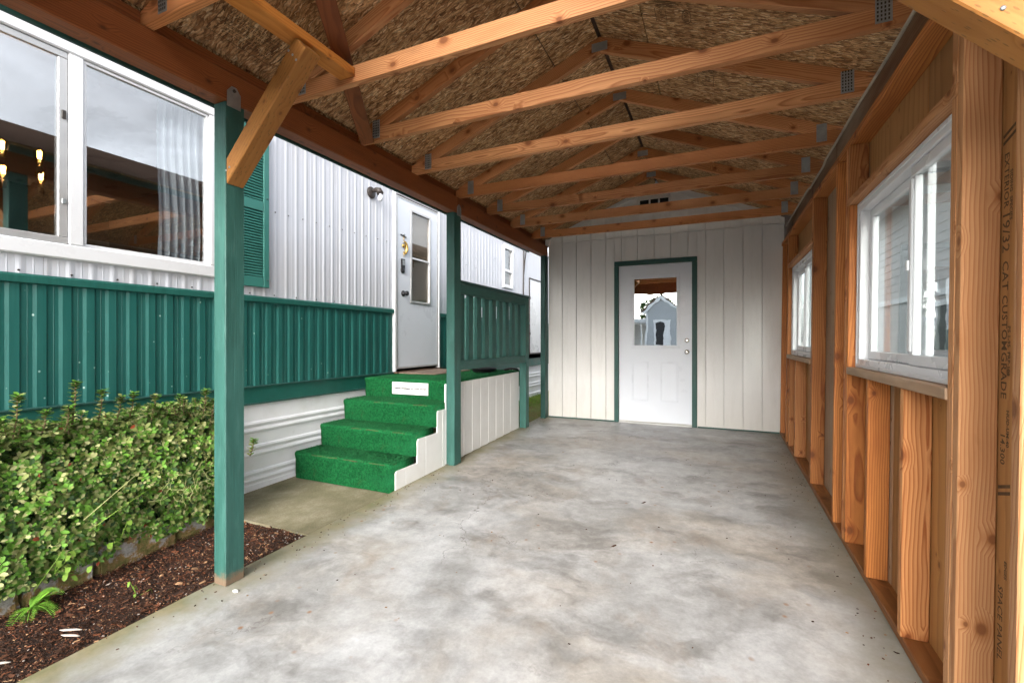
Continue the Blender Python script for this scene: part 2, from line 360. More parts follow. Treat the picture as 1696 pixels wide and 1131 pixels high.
def box(name, x0, x1, y0, y1, z0, z1, mat, parent=None, bev=.003, axis='x', shear=0):
    """axis = direction of the grain; local X runs along it"""
    c = Vector(((x0+x1)/2, (y0+y1)/2, (z0+z1)/2)); dx, dy, dz = abs(x1-x0), abs(y1-y0), abs(z1-z0)
    if axis == 'x': me, rot = boxmesh(dx, dy, dz, mat, bev), Matrix.Identity(4)
    elif axis == 'y': me, rot = boxmesh(dy, dx, dz, mat, bev), Matrix(((0, -1, 0, 0), (1, 0, 0, 0), (0, 0, 1, 0), (0, 0, 0, 1)))
    else: me, rot = boxmesh(dz, dy, dx, mat, bev), Matrix(((0, 0, -1, 0), (0, 1, 0, 0), (1, 0, 0, 0), (0, 0, 0, 1)))
    return obj(name, me, parent, Matrix.Translation(c) @ rot)
def stick(name, p0, p1, w, h, mat, parent=None, up=(0, 0, 1), bev=.003):
    """lumber from p0 to p1 along its centre line; w across, h along 'up'"""
    p0, p1 = Vector(p0), Vector(p1); d = p1-p0; x = d.normalized(); u = Vector(up); y = u.cross(x).normalized(); z = x.cross(y)
    mw = Matrix.Translation((p0+p1)/2) @ Matrix((x, y, z)).transposed().to_4x4()
    return obj(name, boxmesh(d.length, w, h, mat, bev), parent, mw)
def prism(name, pts, ax, n0, n1, mat, parent=None, dirv=None, bev=0):
    """polygon pts (two coords) in the plane square to axis ax, extruded n0..n1; local X follows dirv"""
    def P(a, b, n):
        return Vector((a, n, b)) if ax == 'y' else (Vector((n, a, b)) if ax == 'x' else Vector((a, b, n)))
    v = [P(a, b, n0) for a, b in pts]+[P(a, b, n1) for a, b in pts]; k = len(pts)
    f = [list(range(k)), list(range(2*k-1, k-1, -1))]+[[i, i+k, (i+1) % k+k, (i+1) % k] for i in range(k)]
    c = sum(v, Vector())/len(v)
    if dirv: x = Vector(dirv).normalized()
    else: x = Vector((1, 0, 0))
    nrm = P(0, 0, 1)
    if abs(nrm.dot(x)) > .9: rot = Matrix.Identity(3)
    else: rot = Matrix((x, nrm, x.cross(nrm))).transposed()
    inv = rot.inverted()
    bm = bmesh.new(); bv = [bm.verts.new(inv @ (q-c)) for q in v]
    for q in f: bm.faces.new([bv[i] for i in q])
    bmesh.ops.recalc_face_normals(bm, faces=bm.faces[:])
    if bev: bmesh.ops.bevel(bm, geom=bm.edges[:], offset=bev, segments=1, affect='EDGES')
    me = bpy.data.meshes.new(name); bm.to_mesh(me); bm.free(); me.materials.append(mat)
    return obj(name, me, parent, Matrix.Translation(c) @ rot.to_4x4())
def joined(name, boxes, mat, parent=None, origin=(0, 0, 0), bev=0, rot=None):
    """several boxes (x0,x1,y0,y1,z0,z1) as one mesh: a frame or similar"""
    bm = bmesh.new(); o = Vector(origin)
    for x0, x1, y0, y1, z0, z1 in boxes:
        g = bmesh.ops.create_cube(bm, size=1, matrix=Matrix.Translation(Vector(((x0+x1)/2, (y0+y1)/2, (z0+z1)/2))-o) @ Matrix.Diagonal((x1-x0, y1-y0, z1-z0, 1)))
        if bev: bmesh.ops.bevel(bm, geom=list({e for q in g['verts'] for e in q.link_edges}), offset=bev, segments=1, affect='EDGES')
    me = bpy.data.meshes.new(name); bm.to_mesh(me); bm.free(); me.materials.append(mat)
    return obj(name, me, parent, Matrix.Translation(o) if rot is None else Matrix.Translation(o) @ rot)
def lathe(name, prof, mat, parent, loc, axis='z', seg=20, smooth=True):
    v, f = [], []
    for r, h in prof:
        for i in range(seg):
            a = 2*math.pi*i/seg; v.append((r*math.cos(a), r*math.sin(a), h))
    for j in range(len(prof)-1):
        for i in range(seg): f.append([j*seg+i, j*seg+(i+1) % seg, (j+1)*seg+(i+1) % seg, (j+1)*seg+i])
    f.append(list(range(seg))[::-1]); f.append([(len(prof)-1)*seg+i for i in range(seg)])
    rot = {'z': Matrix.Identity(4), 'x': Matrix.Rotation(R(90), 4, 'Y'), '-y': Matrix.Rotation(R(90), 4, 'X')}[axis]
    return obj(name, mesh(name, v, f, mat, smooth), parent, Matrix.Translation(loc) @ rot)
def tube(name, pts, r, mat, parent=None, seg=6, origin=None):
    pts = [Vector(p) for p in pts]; o = Vector(origin) if origin else pts[0].copy(); v, f = [], []
    for i, p in enumerate(pts):
        t = (pts[min(i+1, len(pts)-1)]-pts[max(i-1, 0)]).normalized(); a = t.orthogonal().normalized(); 
        ref = Vector((0, 0, 1)) if abs(t.z) < .9 else Vector((1, 0, 0)); a = t.cross(ref).normalized(); b_ = t.cross(a)
        rr = r[i] if isinstance(r, (list, tuple)) else r
        for k in range(seg):
            q = 2*math.pi*k/seg; v.append(p-o+a*math.cos(q)*rr+b_*math.sin(q)*rr)
    for i in range(len(pts)-1):
        for k in range(seg): f.append([i*seg+k, i*seg+(k+1) % seg, (i+1)*seg+(k+1) % seg, (i+1)*seg+k])
    f.append(list(range(seg))[::-1]); f.append([(len(pts)-1)*seg+k for k in range(seg)])
    return obj(name, mesh(name, v, f, mat, True), parent, Matrix.Translation(o))
def text(name, s, size, mat, parent, mw, spacing=1.0, bold=0):
    c = bpy.data.curves.new('t', 'FONT'); c.body = s; c.size = size; c.align_x = 'CENTER'; c.align_y = 'CENTER'; c.space_character = spacing; c.resolution_u = 2; c.offset = bold
    t = bpy.data.objects.new('t', c); col.objects.link(t)
    me = bpy.data.meshes.new_from_object(t.evaluated_get(bpy.context.evaluated_depsgraph_get()))
    bpy.data.objects.remove(t); bpy.data.curves.remove(c); me.materials.clear(); me.materials.append(mat)
    return obj(name, me, parent, mw)
def frame3(x, y, z, o):
    return Matrix.Translation(o) @ Matrix((Vector(x), Vector(y), Vector(z))).transposed().to_4x4()
def sheet(name, xs, ys, zf, mat, disp=0, kind='structure', seed=0):
    """ground-like grid sheet with height function"""
    v = [(x, y, zf(x, y)+(disp*(mnoise.noise(Vector((x*6+seed, y*6, seed)))+.6*mnoise.noise(Vector((x*17, y*17+seed, 3)))) if disp else 0)) for y in ys for x in xs]
    n = len(xs); f = [[j*n+i, j*n+i+1, (j+1)*n+i+1, (j+1)*n+i] for j in range(len(ys)-1) for i in range(n-1)]
    return tag(obj(name, mesh(name, v, f, mat, True)), kind=kind)
def lin(a, b, n): return [a+(b-a)*i/(n-1) for i in range(n)]

# ------------------------------------------------------------------ the setting
sheet('ground', [-400, -60, -12, -7, 4, 12, 60, 400], [-400, -60, -20, -3, 3, 20, 60, 400], lambda x, y: -.22, M['groundm'])
slab = prism('concrete_floor', [(-6, fl(-6)), (6.20, fl(6.20)), (6.20, -.3), (-6, -.3)], 'x', -2.30, .78, M['concrete'])
tag(slab, kind='structure')
# put the slab's texture space back on world axes
mwz = MW[slab]; slab.data.transform(mwz); slab.matrix_basis = Matrix.Identity(4); MW[slab] = Matrix.Identity(4)
tag(prism('path', [(2.10, fl(2.1)-.025), (4.2, fl(4.2)-.03), (4.2, -.3), (2.10, -.3)], 'x', -3.50, -2.302, M['pad'], dirv=(0, 1, 0)), kind='structure')
sheet('planting_bed', lin(-3.42, -2.303, 46), lin(-1.6, 2.098, 130), lambda x, y: fl(y)-.035+.012*mnoise.noise(Vector((x*3, y*3, 0)))+(.15 if x < -3.12 else 0), M['soil'], .012)
sheet('mossy_ground', lin(-9, -2.303, 40), lin(4.3, 16, 60), lambda x, y: .085+.006*(y-5), M['mossground'], .012, seed=4)

# ------------------------------------------------------------------ carport
XL0, XL1, XR, ZB, ZT = -2.29, -2.20, .72, 2.425, 2.572
RX, RZ, RS = -.72, 3.265, .40
def roofz(x): return RZ-RS*abs(x-RX)
YF = .66                                       # front end of the roof
cp = thing('carport', 'open wooden carport with green posts, brown beam and a strand board gable roof on trusses', 'carport', (-2.25, 1.5, .04))
def post(x0, x1, y0, y1, z1, mat, bev=.004):
    return box('post', x0, x1, y0, y1, fl(y0)+.001, z1, mat, cp, bev, 'z')
P1 = post(XL0, XL1-.003, 1.475, 1.575, ZB-.002, M['greenpost'])
P2 = post(XL0, XL1-.003, 3.615, 3.735, ZB-.002, M['greenpost'])
P4 = post(-2.262, -2.195, 6.005, 6.135, ZB-.002, M['greendark'])
for a, c in ((YF, 3.668), (3.672, 6.135)):
    bo = box('beam', XL0-.006, XL1, a, c, ZB, ZT, M['beam'], cp, .005, 'y')
    box('rim_board', -2.275, -2.237, a, c, ZT+.001, 2.643, M['beam'], cp, .003, 'y')
    box('fascia', -2.50, -2.482, a, c, 2.506, 2.562, M['greendark'], cp, .003, 'y')
    box('beam', XR, XR+.09, a, c, 2.375, ZT, M['darkwood'], cp, .004, 'y')
# steel straps on the left beam
for y, p in ((1.515, P1), (3.69, P2)):
    prism('strap', [(y-.035, 2.40), (y+.035, 2.40), (y+.035, 2.475), (y+.012, 2.505), (y-.012, 2.505), (y-.035, 2.475)], 'x', XL1+.001, XL1+.004, M['galv'], p, dirv=(0, 1, 0))
lathe('bolt', [(.009, 0), (.009, .004), (.004, .006)], M['bronze'], P1, (XL1+.004, 1.515, 2.484), 'x', 10)
# trusses
TY = [1.13, 1.82, 2.42, 3.02, 3.70, 4.32, 4.93, 5.60]
TH = .038
ca = math.atan(RS)
tm, tmr, bc = {}, {}, {}
HV = .089/math.cos(ca)
xe = -2.52
for i, y in enumerate(TY):
    t = thing('truss', None, None, (RX, y, 2.572), parent=cp)
    zb = 2.573+rnd.uniform(0, .006)
    # bottom chord: ends clipped under the rafters
    xi = RX-(RZ-HV-zb-.05)/RS
    pts = [(-2.262, zb), (.80, zb), (.80, roofz(.80)-.004), (.74, roofz(.74)-.002), (.70, zb+.089), (-2.14, zb+.089), (-2.18, roofz(-2.18)-.002), (-2.262, roofz(-2.262)-.004)]
    prism('bottom_chord', [(-2.262, zb), (.80, zb), (.80, zb+.058), (.715, zb+.089), (-2.175, zb+.089), (-2.262, zb+.058)], 'y', y, y+TH, M['truss'], t, (1, 0, 0), .002)
    # top chords, sitting behind the chord ends
    xs_ = RX-(RZ-HV-zb-.089)/RS
    for s in (-1, 1):
        X = lambda d: RX+s*d
        dA = (RZ-HV-(zb+.090))/RS                # where the underside meets the chord's top
        dB = (RZ-(zb+.0895))/RS
        dA = min(dA, 1.60)
        prism('top_chord', [(X(.0005), RZ-HV), (X(.0005), RZ-.001), (X(dB), RZ-.001-RS*dB), (X(dA), RZ-HV-RS*dA)], 'y', y, y+TH, M['truss'], t, (1, 0, -s*RS), .0015)
    if i >= 0:
        for s in (-1, 1):
            x = RX+s*1.36; zc = zb+.072
            prism('connector_plate', [(x-.03, zc-.055), (x+.03, zc-.055), (x+.03, zc+.065), (x-.03, zc+.065)], 'y', y-.0016, y-.0002, M['galv'], t, (1, 0, 0))
            if i < 4:
                joined('plate_teeth', [(x-.024+c*.013, x-.018+c*.013, y-.0026, y-.0018, zc-.046+r*.017, zc-.036+r*.017) for c in range(4) for r in range(7)], M['bronze'], t, (x, y, zc))
        x = RX; zc = RZ-.062
        prism('connector_plate', [(x-.052, zc-.035), (x+.052, zc-.035), (x+.052, zc+.022), (x-.052, zc+.022)], 'y', y-.0016, y-.0002, M['galv'], t, (1, 0, 0))
# roof deck: strand boards, three rows a side, butted over the trusses
ROWS = [(0.012, .31), (.316, 1.52), (1.526, 1.81)]
YS = [YF, 1.14, 2.44, 3.72, 4.95, 6.13]
sd_ = {}
panels = {}
for s in (-1, 1):
    for j in range(len(YS)-1):
        for k, (d0, d1) in enumerate(ROWS):
            y0, y1 = YS[j]+.003, YS[j+1]-.003
            if k == 1 and j % 2: pass
            a = Vector((RX+s*d0, 0, roofz(RX+d0*s))); c = Vector((RX+s*d1, 0, roofz(RX+d1*s)))
            x = (c-a).normalized()*1.0; ln = (c-a).length
            yv = Vector((0, 1, 0)); zv = x.cross(yv)
            if zv.z < 0: yv = -yv; zv = x.cross(yv)
            cen = (a+c)/2+Vector((0, (y0+y1)/2, 0))+zv*.0075
            # local X along the slope so strands vary from sheet to sheet
            panels[(s, j, k)] = obj('roof_panel', boxmesh(ln, y1-y0, .0145, M['osb'], .0015), cp, frame3(x, yv, zv, cen))
# shingled top, stepped courses
for s in (-1, 1):
    v, f = [], []
    n = 14
    for k in range(n):
        d0, d1 = 1.84*k/n, 1.84*(k+1)/n
        for d, up in ((d0, .024), (d1, .038), (d1, .022)):
            for y in (YF-.03, 6.13): v.append((RX+s*d, y, roofz(RX+s*d)+up))
        b0 = k*6; f += [[b0, b0+1, b0+3, b0+2], [b0+2, b0+3, b0+5, b0+4]]
    tag(obj('shingles', mesh('shingles', v, f, M['shingle']), cp), kind='stuff')
# grade stamps and labels printed on the sheets
def on_roof(s, d, y, off=-.0012):
    x = Vector((s, 0, -RS)).normalized(); p = Vector((RX+s*d, y, roofz(RX+s*d)))
    zv = Vector((-s*RS, 0, -1)).normalized() if True else None
    zv = Vector((-RS*s, 0, -1)).normalized()
    return x, p, zv
def stamp(s, j, k, d, y, w, hatch=True, lines=5, flip=1, sc_=1.0):
    x, p, zv = on_roof(s, d, y)
    yv = zv.cross(x).normalized()
    mw = frame3(x, yv, zv, p+zv*.0012)
    v, f = [], []
    def q(a0, a1, b0, b1, sk=0):
        n = len(v); v.extend([(a0, b0, 0), (a1, b0, 0), (a1+sk, b1, 0), (a0+sk, b1, 0)]); f.append([n, n+1, n+2, n+3])
    r2 = random.Random(int(y*100)+int(d*1000))
    for l in range(lines):
        yy = -w/2
        while yy < w/2-.02:
            ll = r2.uniform(.008, .02)*sc_
            if r2.random() < .82:
                xx = l*.022*sc_
                q(xx, xx+.004, yy, yy+ll*.7); q(xx+.008, xx+.0115, yy+.002, yy+ll*.6)
                if r2.random() < .6: q(xx, xx+.012, yy+ll*.3, yy+ll*.3+.003)
            yy += ll
    if hatch:
        for i in range(9): q(-.02+.0, .10*sc_, w/2+.02+i*.013, w/2+.026+i*.013, .0)
        for a in (-.03, lines*.022*sc_+.01): q(a, a+.003, -w/2-.02, w/2)
        for bb in (-w/2-.02, w/2): q(-.03, lines*.022*sc_+.01, bb, bb+.003)
    obj('grade_stamp', mesh('grade_stamp', v, f, M['ink']), panels[(s, j, k)], mw)
stamp(-1, 1, 1, 1.30, 1.52, .30, True, 6)
stamp(-1, 2, 1, 1.42, 2.62, .16, False, 4)
stamp(-1, 3, 1, 1.36, 3.86, .14, True, 2)
stamp(-1, 2, 1, 1.30, 3.42, .10, False, 5)
stamp(1, 2, 1, .42, 2.72, .10, True, 1)
stamp(1, 2, 1, .62, 3.36, .12, True, 3)
# oval mill mark
def oval(s, j, k, d, y, txt):
    x, p, zv = on_roof(s, d, y); yv = zv.cross(x).normalized(); v, f = [], []
    n = 28
    for i in range(n):
        a = 2*math.pi*i/n
        for rr in (1, .88): v.append((.026*rr*math.cos(a), .062*rr*math.sin(a), 0))
    for i in range(n): f.append([2*i, 2*((i+1) % n), 2*((i+1) % n)+1, 2*i+1])
    o = obj('mill_mark', mesh('mill_mark', v, f, M['ink']), panels[(s, j, k)], frame3(x, yv, zv, p+zv*.0012))
    text('mill_letters', txt, .04, M['ink'], panels[(s, j, k)], frame3(yv, -x, zv, p+zv*.0013))
oval(1, 2, 1, .56, 2.72, 'OMG')
def label(s, j, k, d, y, rot=0):
    x, p, zv = on_roof(s, d, y); yv = zv.cross(x).normalized()
    x2 = x*math.cos(rot)+yv*math.sin(rot); y2 = zv.cross(x2)
    o = obj('paper_label', boxmesh(.034, .10, .001, M['paper'], 0), panels[(s, j, k)], frame3(x2, y2, zv, p+zv*.0016))
    v, f = [], []
    for i in range(9):
        a = -.020+i*.0042; n = len(v); v += [(-.011, a, 0), (.011, a, 0), (.011, a+.0022, 0), (-.011, a+.0022, 0)]; f.append([n, n+1, n+2, n+3])
    obj('barcode', mesh('barcode', v, f, M['ink']), panels[(s, j, k)], frame3(x2, y2, zv, p+zv*.0024))
label(-1, 1, 1, .62, 1.78, R(55))
label(-1, 3, 1, 1.28, 4.10, .3)
label(1, 3, 1, 1.05, 4.25, .1)
# front gable board, blocking and braces
prism('gable_beam', [(-2.29, 2.37), (.81, 2.37), (.81, 2.64), (.44, 2.79), (-1.88, 2.79), (-2.29, 2.64)], 'y', YF-.04, YF-.002, M['beam'], cp, (1, 0, 0), .004)
box('blocking', -1.80, -1.70, 1.17, 1.818, 2.602, 2.645, M['block'], cp, .003, 'y')
def knee(x0, s):
    # 4x4 brace, plumb cut against the post, square cut at the top
    h = .089*math.sqrt(2); z1 = 2.14; L = .50
    pts = [(x0, z1-h), (x0, z1), (x0+s*(L-.03), z1+L-.03), (x0+s*(L+.033), z1+L-.093)]
    return prism('knee_brace', pts, 'y', 1.478, 1.567, M['brace'], cp, (s, 0, 1), .004)
k1 = knee(XL1-.001, 1)
k2 = prism('knee_brace', [(.745, 1.785), (.745, 1.911), (.20, 2.456), (.137, 2.393)], 'y', 1.385, 1.474, M['brace'], cp, (-1, 0, 1), .004)
for dx, dz in ((.46, .435), (.485, .41), (.507, .382), (.03, -.04), (.055, -.028)):
    lathe('nail', [(.0055, 0), (.0055, .002), (.002, .003)], M['galv'], k1, (XL1+dx-.03, 1.4775, 2.14+dz-.02), '-y', 8)
for dx, dz in ((.06, -.03), (.03, .03), (.14, .06)):
    lathe('nail', [(.0055, 0), (.0055, .002), (.002, .003)], M['galv'], k2, (.72-dx, 1.3845, 1.93+dz), '-y', 8)
# roof brace running up the slope from the second heel
a = Vector((-2.14, 2.40, roofz(-2.14)-.125)); c = Vector((-1.40, 1.19, roofz(-1.40)-.125))
stick('diagonal_brace', a, c, .089, .038, M['beam'], cp, (RS, 0, -1))
# loose wire along the right beam
pts = []
for i in range(60):
    y = .9+i*.088
    pts.append((XR-.006, y, ZT-.012+.012*mnoise.noise(Vector((y*1.7, 0, 0)))+(-.02 if 4.0 < y < 4.6 else 0)))
tube('wire', pts, .0085, M['rope'], cp)

# ------------------------------------------------------------------ right-hand stud wall (slightly out of plumb)
sw = thing('stud_wall', 'unfinished wall of bare fir studs with two white windows beside the slab', 'wall', (.69, 3.5, fl(3.5)))
LEAN = .012
def lean(o):
    """tip the piece with the wall, about the wall's foot"""
    mw = Matrix.Translation((.65, 0, .7)) @ Matrix.Rotation(math.atan(LEAN), 4, 'Y') @ Matrix.Translation((-.65, 0, -.7)) @ MW[o]
    MW[o] = mw; o.matrix_basis = mw; return o
X0, X1 = .65, .739
ZP = 2.334
def pz(y): return fl(y)+.039
st = {}
def stud(y, mat='stud', z0=None, z1=ZP, x1=X1):
    o = lean(box('stud', X0+rnd.uniform(0, .003), x1, y, y+.038, (pz(y)+.0005) if z0 is None else z0, z1-.0005, M[mat], sw, .003, 'z')); return o
# bottom plates follow the slab
for a, c in ((1.45, 6.13),):
    o = stick('bottom_plate', (.695, a, fl(a)+.0195), (.695, c, fl(c)+.0195), .089, .038, M['plate'], sw)
for a, c in ((1.45, 3.37), (3.372, 6.13)): lean(box('top_plate', X0, X1+.02, a, c, ZP, ZP+.038, M['stud_orange'], sw, .003, 'y'))
W1 = (1.874, 3.10, 1.10, 2.0); W2 = (4.228, 5.545, 1.10, 2.0)
for y, m in ((1.488, 'stud'), (1.797, 'stud'), (3.139, 'stud_orange'), (3.39, 'stud_orange'), (4.15, 'stud_orange'), (5.584, 'stud_orange'), (6.0, 'stud_orange')): stud(y, m)
for y, m in ((1.8355, 'stud'), (3.1005, 'stud_orange'), (4.1885, 'stud_orange'), (5.5455, 'stud_orange')): stud(y, m, None, 2.0)
for y, m in ((2.242, 'stud_orange'), (2.706, 'stud_orange'), (4.95, 'stud_orange'), (5.36, 'stud_orange')): stud(y, m, None, 1.06)
# the studs over the openings stand only at the ends
for y in (3.1005, 5.5455, 4.1885): stud(y, 'stud_orange', 2.0385, ZP)
stud(1.8355, 'stud', 2.0385, ZP)
for (a, c, z0, z1) in (W1, W2):
    lean(box('window_sill_plate', X0-.004, X1, a+.0005, c-.0005, z0-.0385, z0, M['plygrey'], sw, .003, 'y'))
    lean(box('window_head', X0-.002, X1, a-.038, c+.038, z1, z1+.038, M['stud'], sw, .003, 'y'))
# plywood siding sheets outside, cut round the windows
XS0, XS1 = .741, .756
def ply(y0, y1, z0, z1, m='ply'):
    return lean(box('siding_panel', XS0, XS1, y0+.0015, y1-.0015, z0, z1, M[m], sw, .001, 'z'))
NP = ply(1.45, W1[0], -.02, ZP+.03)
for a, c, m in ((W1[0], 2.26, 'ply'), (2.26, 2.67, 'ply'), (2.67, W1[1], 'plygrey')):
    ply(a, c, -.02, W1[2]-.002, m)
for a, c, m in ((W1[0], 2.05, 'plygrey'), (2.05, 2.33, 'ply'), (2.33, W1[1], 'ply')): ply(a, c, W1[3]+.002, ZP+.03, m)
ply(W1[1], 3.66, -.02, ZP+.03, 'plygrey'); ply(3.66, W2[0], -.02, ZP+.03, 'plygrey')
ply(W2[0], 4.9, -.02, W2[2]-.002, 'ply'); ply(4.9, W2[1], -.02, W2[2]-.002, 'ply'); ply(W2[0], W2[1], W2[3]+.002, ZP+.03, 'ply')
ply(W2[1], 6.13, -.02, ZP+.03, 'ply')
# printing on the back of the near sheet: runs down the sheet
def ptext(s, y, z, size):
    mw = frame3((0, 0, -1), (0, 1, 0), (1, 0, 0), (XS0-.0008, y, z)); mw = frame3((0, 0, -1), (0, -1, 0), (-1, 0, 0), (XS0-.0008, y, z))
    lean(text('grade_lettering', s, size, M['ink'], NP, mw, 1.05, .0006))
for tx, z, sz in (('EXTERIOR', 1.707, .033), ('19/32', 1.56, .050), ('CAT', 1.435, .042), ('CUSTOM', 1.30, .038), ('GRADE', 1.15, .040), ('14.300', .94, .032), ('SPACE PANEL', .44, .034)): ptext(tx, 1.777, z, sz)
for tx, z, sz in (('SIDING  SPECIES', 1.66, .019), ('PS 1-95  PRP-108', 1.22, .019), ('HUD-UM-40', 1.00, .019), ('EDGES', .60, .017)): ptext(tx, 1.753, z, sz)
for z in (1.81, .80):
    for q in (0, .020):
        v = [(XS0-.0008, 1.796, z+q), (XS0-.0008, 1.735, z+q+.018), (XS0-.0008, 1.735, z+q+.028), (XS0-.0008, 1.796, z+q+.010)]
        lean(obj('stripe_mark', mesh('stripe_mark', v, [[0, 1, 2, 3]], M['ink']), NP))
def slider(W, near):
    a, c, z0, z1 = W[0]+.004, W[1]-.004, W[2]+.002, W[3]-.004
    win = thing('window', None, None, (.72, (a+c)/2, z0), parent=sw)
    xi, xo = .692, .768; t = .045
    def J(n, bs, m, bev=.003): return lean(joined(n, bs, m, win, (.72, (a+c)/2, z0), bev))
    J('frame', [(xi, xo, a, c, z0, z0+t), (xi, xo, a, c, z1-t, z1), (xi, xo, a, a+t, z0+t, z1-t), (xi, xo, c-t, c, z0+t, z1-t)], M['vinyl'])
    J('frame_lip', [(xi-.006, xi-.0005, a, c, z0, z0+.018), (xi-.006, xi-.0005, a, c, z1-.018, z1), (xi-.006, xi-.0005, c-.018, c, z0+.018, z1-.018)], M['vinyl'], .0015)
    m = (a+c)/2-.17 if near else (a+c)/2-.1
    # fixed far sash, outer track
    s = .042
    def sash(n, y0, y1, x0, x1):
        q0, q1 = z0+t+.002, z1-t-.002
        J(n, [(x0, x1, y0, y1, q0, q0+s), (x0, x1, y0, y1, q1-s, q1), (x0, x1, y0, y0+s, q0+s, q1-s), (x0, x1, y1-s, y1, q0+s, q1-s)], M['vinyl'], .003)
        J('pane', [((x0+x1)/2-.002, (x0+x1)/2+.002, y0+s-.003, y1-s+.003, q0+s-.003, q1-s+.003)], M['pane2'], 0)
    sash('sash', m-.01, c-t-.002, .734, .762); sash('sash', a+t+.002, m+.045, .699, .726)
    J('meeting_rail', [(.690, .6985, m+.006, m+.038, z0+.10, z1-.10)], M['vinyl'], .004)
    J('latch', [(.680, .6895, m+.014, m+.030, (z0+z1)/2-.02, (z0+z1)/2+.02)], M['vinyl'], .002)
    return win
slider(W1, True); slider(W2, False)

# ------------------------------------------------------------------ shed at the end
YSH = 6.142
sh = thing('shed', 'white board-sided shed with green framed door closing the end of the carport', 'shed', (-.75, YSH, fl(YSH)))
zb0 = fl(YSH)-.02
def gz(x): return 3.245-.40*abs(x+.74)
gro = [-2.195, -1.99, -1.786, -1.580, -1.376, -1.170, -.962, -.752, -.550, -.344, -.140, .062, .270, .472, .700]
DX0, DX1, DZ1 = -1.262, -.238, 2.285
def sboard(x0, x1, z0, ztop=None, y0=YSH, y1=YSH+.02):
    pts = [(x0, z0), (x1, z0), (x1, ztop if ztop else gz(x1)), (x0, ztop if ztop else gz(x0))]
    if not ztop and x0 < -.74 < x1: pts.insert(3, (-.74, gz(-.74)))
    return prism('siding_board', pts, 'y', y0, y1, M['shedwhite'], sh, (0, 0, 1), .0015)
ZSEAM = 2.60
for i in range(len(gro)-1):
    x0, x1 = gro[i]+.003, gro[i+1]-.003
    if x0 > DX0-.02 and x1 < DX1+.02: sboard(x0, x1, DZ1+.005, ZSEAM)
    elif x0 < DX0 < x1: sboard(x0, DX0, zb0, ZSEAM); sboard(DX0+.002, x1, DZ1+.005, ZSEAM)
    elif x0 < DX1 < x1: sboard(DX1, x1, zb0, ZSEAM); sboard(x0, DX1-.002, DZ1+.005, ZSEAM)
    else: sboard(x0, x1, zb0, ZSEAM)
    sboard(x0, x1, ZSEAM+.004, None, YSH-.004, YSH+.016)
prism('backing', [(-2.19, zb0), (.69, zb0), (.69, gz(.69)-.03), (-.74, gz(-.74)-.03), (-2.19, gz(-2.19)-.03)], 'y', YSH+.024, YSH+.05, M['shedwhite'], sh, (1, 0, 0))
for s in (-1, 1):
    X = lambda d: -.74+s*d
    prism('rake_trim', [(X(0), 3.30), (X(0), 3.205), (X(1.40), 3.205-.56), (X(1.40), 3.30-.56)], 'y', YSH-.024, YSH-.006, M['white'], sh, (1, 0, -.4*s), .002)
# frieze and corner block seen at both ends
for x0, x1 in ((-2.235, -2.17), (.655, .70)):
    box('corner_board', x0, x1, YSH-.02, YSH-.002, 2.58, 2.665, M['white'], sh, .003, 'z')
# gable vent
vt = joined('vent_frame', [(-.955, -.93, YSH-.022, YSH-.005, 2.9, 3.06), (-.575, -.55, YSH-.022, YSH-.005, 2.9, 3.06), (-.93, -.575, YSH-.022, YSH-.005, 3.06, 3.085), (-.93, -.575, YSH-.022, YSH-.005, 2.875, 2.9),
                           (-.818, -.798, YSH-.02, YSH-.005, 2.9, 3.06), (-.702, -.682, YSH-.02, YSH-.005, 2.9, 3.06)], M['white'], sh, (-.75, YSH, 2.95), .002)
for x0, x1 in ((-.93, -.818), (-.798, -.702), (-.682, -.575)):
    box('vent_opening', x0, x1, YSH-.0065, YSH-.0045, 2.9, 3.06, M['darkgap'], sh, 0)
# base strip
for x0, x1 in ((-2.19, DX0-.005), (DX1+.005, .648)):
    box('base_strip', x0, x1, YSH-.012, YSH-.001, fl(YSH)+.001, fl(YSH)+.016, M['greendark'], sh, .002)
# door
dr = thing('door', None, None, (-.75, YSH, fl(YSH)), parent=sh)
zf = fl(YSH)+.001
dx0, dx1 = DX0+.062, DX1-.062
for x0, x1 in ((DX0, dx0-.002), (dx1+.002, DX1)):
    box('door_trim', x0, x1, YSH-.026, YSH-.001, zf, DZ1-.062, M['greendark'], dr, .004, 'z')
box('door_trim', DX0, DX1, YSH-.026, YSH-.001, DZ1-.060, DZ1, M['greendark'], dr, .004)
box('threshold', dx0, dx1, YSH-.03, YSH+.03, zf, zf+.018, M['alu'], dr, .004)
z0, z1 = zf+.03, DZ1-.064
gx0, gx1, gz0, gz1 = -1.004, -.478, 1.180, 2.045
ys, ye = YSH+.004, YSH+.03
joined('door_leaf', [(dx0, gx0, ys, ye, z0, z1), (gx1, dx1, ys, ye, z0, z1), (gx0, gx1, ys, ye, z0, gz0), (gx0, gx1, ys, ye, gz1, z1)], M['doorwhite'], dr, (-.75, YSH, z0))
def ringbox(n, x0, x1, z0_, z1_, w_, y0, y1, m, bev=.003):
    return joined(n, [(x0, x1, y0, y1, z0_, z0_+w_), (x0, x1, y0, y1, z1_-w_, z1_), (x0, x0+w_, y0, y1, z0_+w_, z1_-w_), (x1-w_, x1, y0, y1, z0_+w_, z1_-w_)], m, dr, ((x0+x1)/2, y0, z0_), bev)
ringbox('glass_surround', gx0-.042, gx1+.038, gz0-.04, gz1+.045, .04, YSH-.008, YSH+.003, M['doorwhite'], .004)
box('glass', gx0-.002, gx1+.002, YSH+.012, YSH+.016, gz0-.002, gz1+.002, M['filmpane'], dr, 0)
box('dark_backing', gx0-.002, gx1+.002, YSH+.0225, YSH+.0235, gz0-.002, gz1+.002, M['darkgap'], dr, 0)
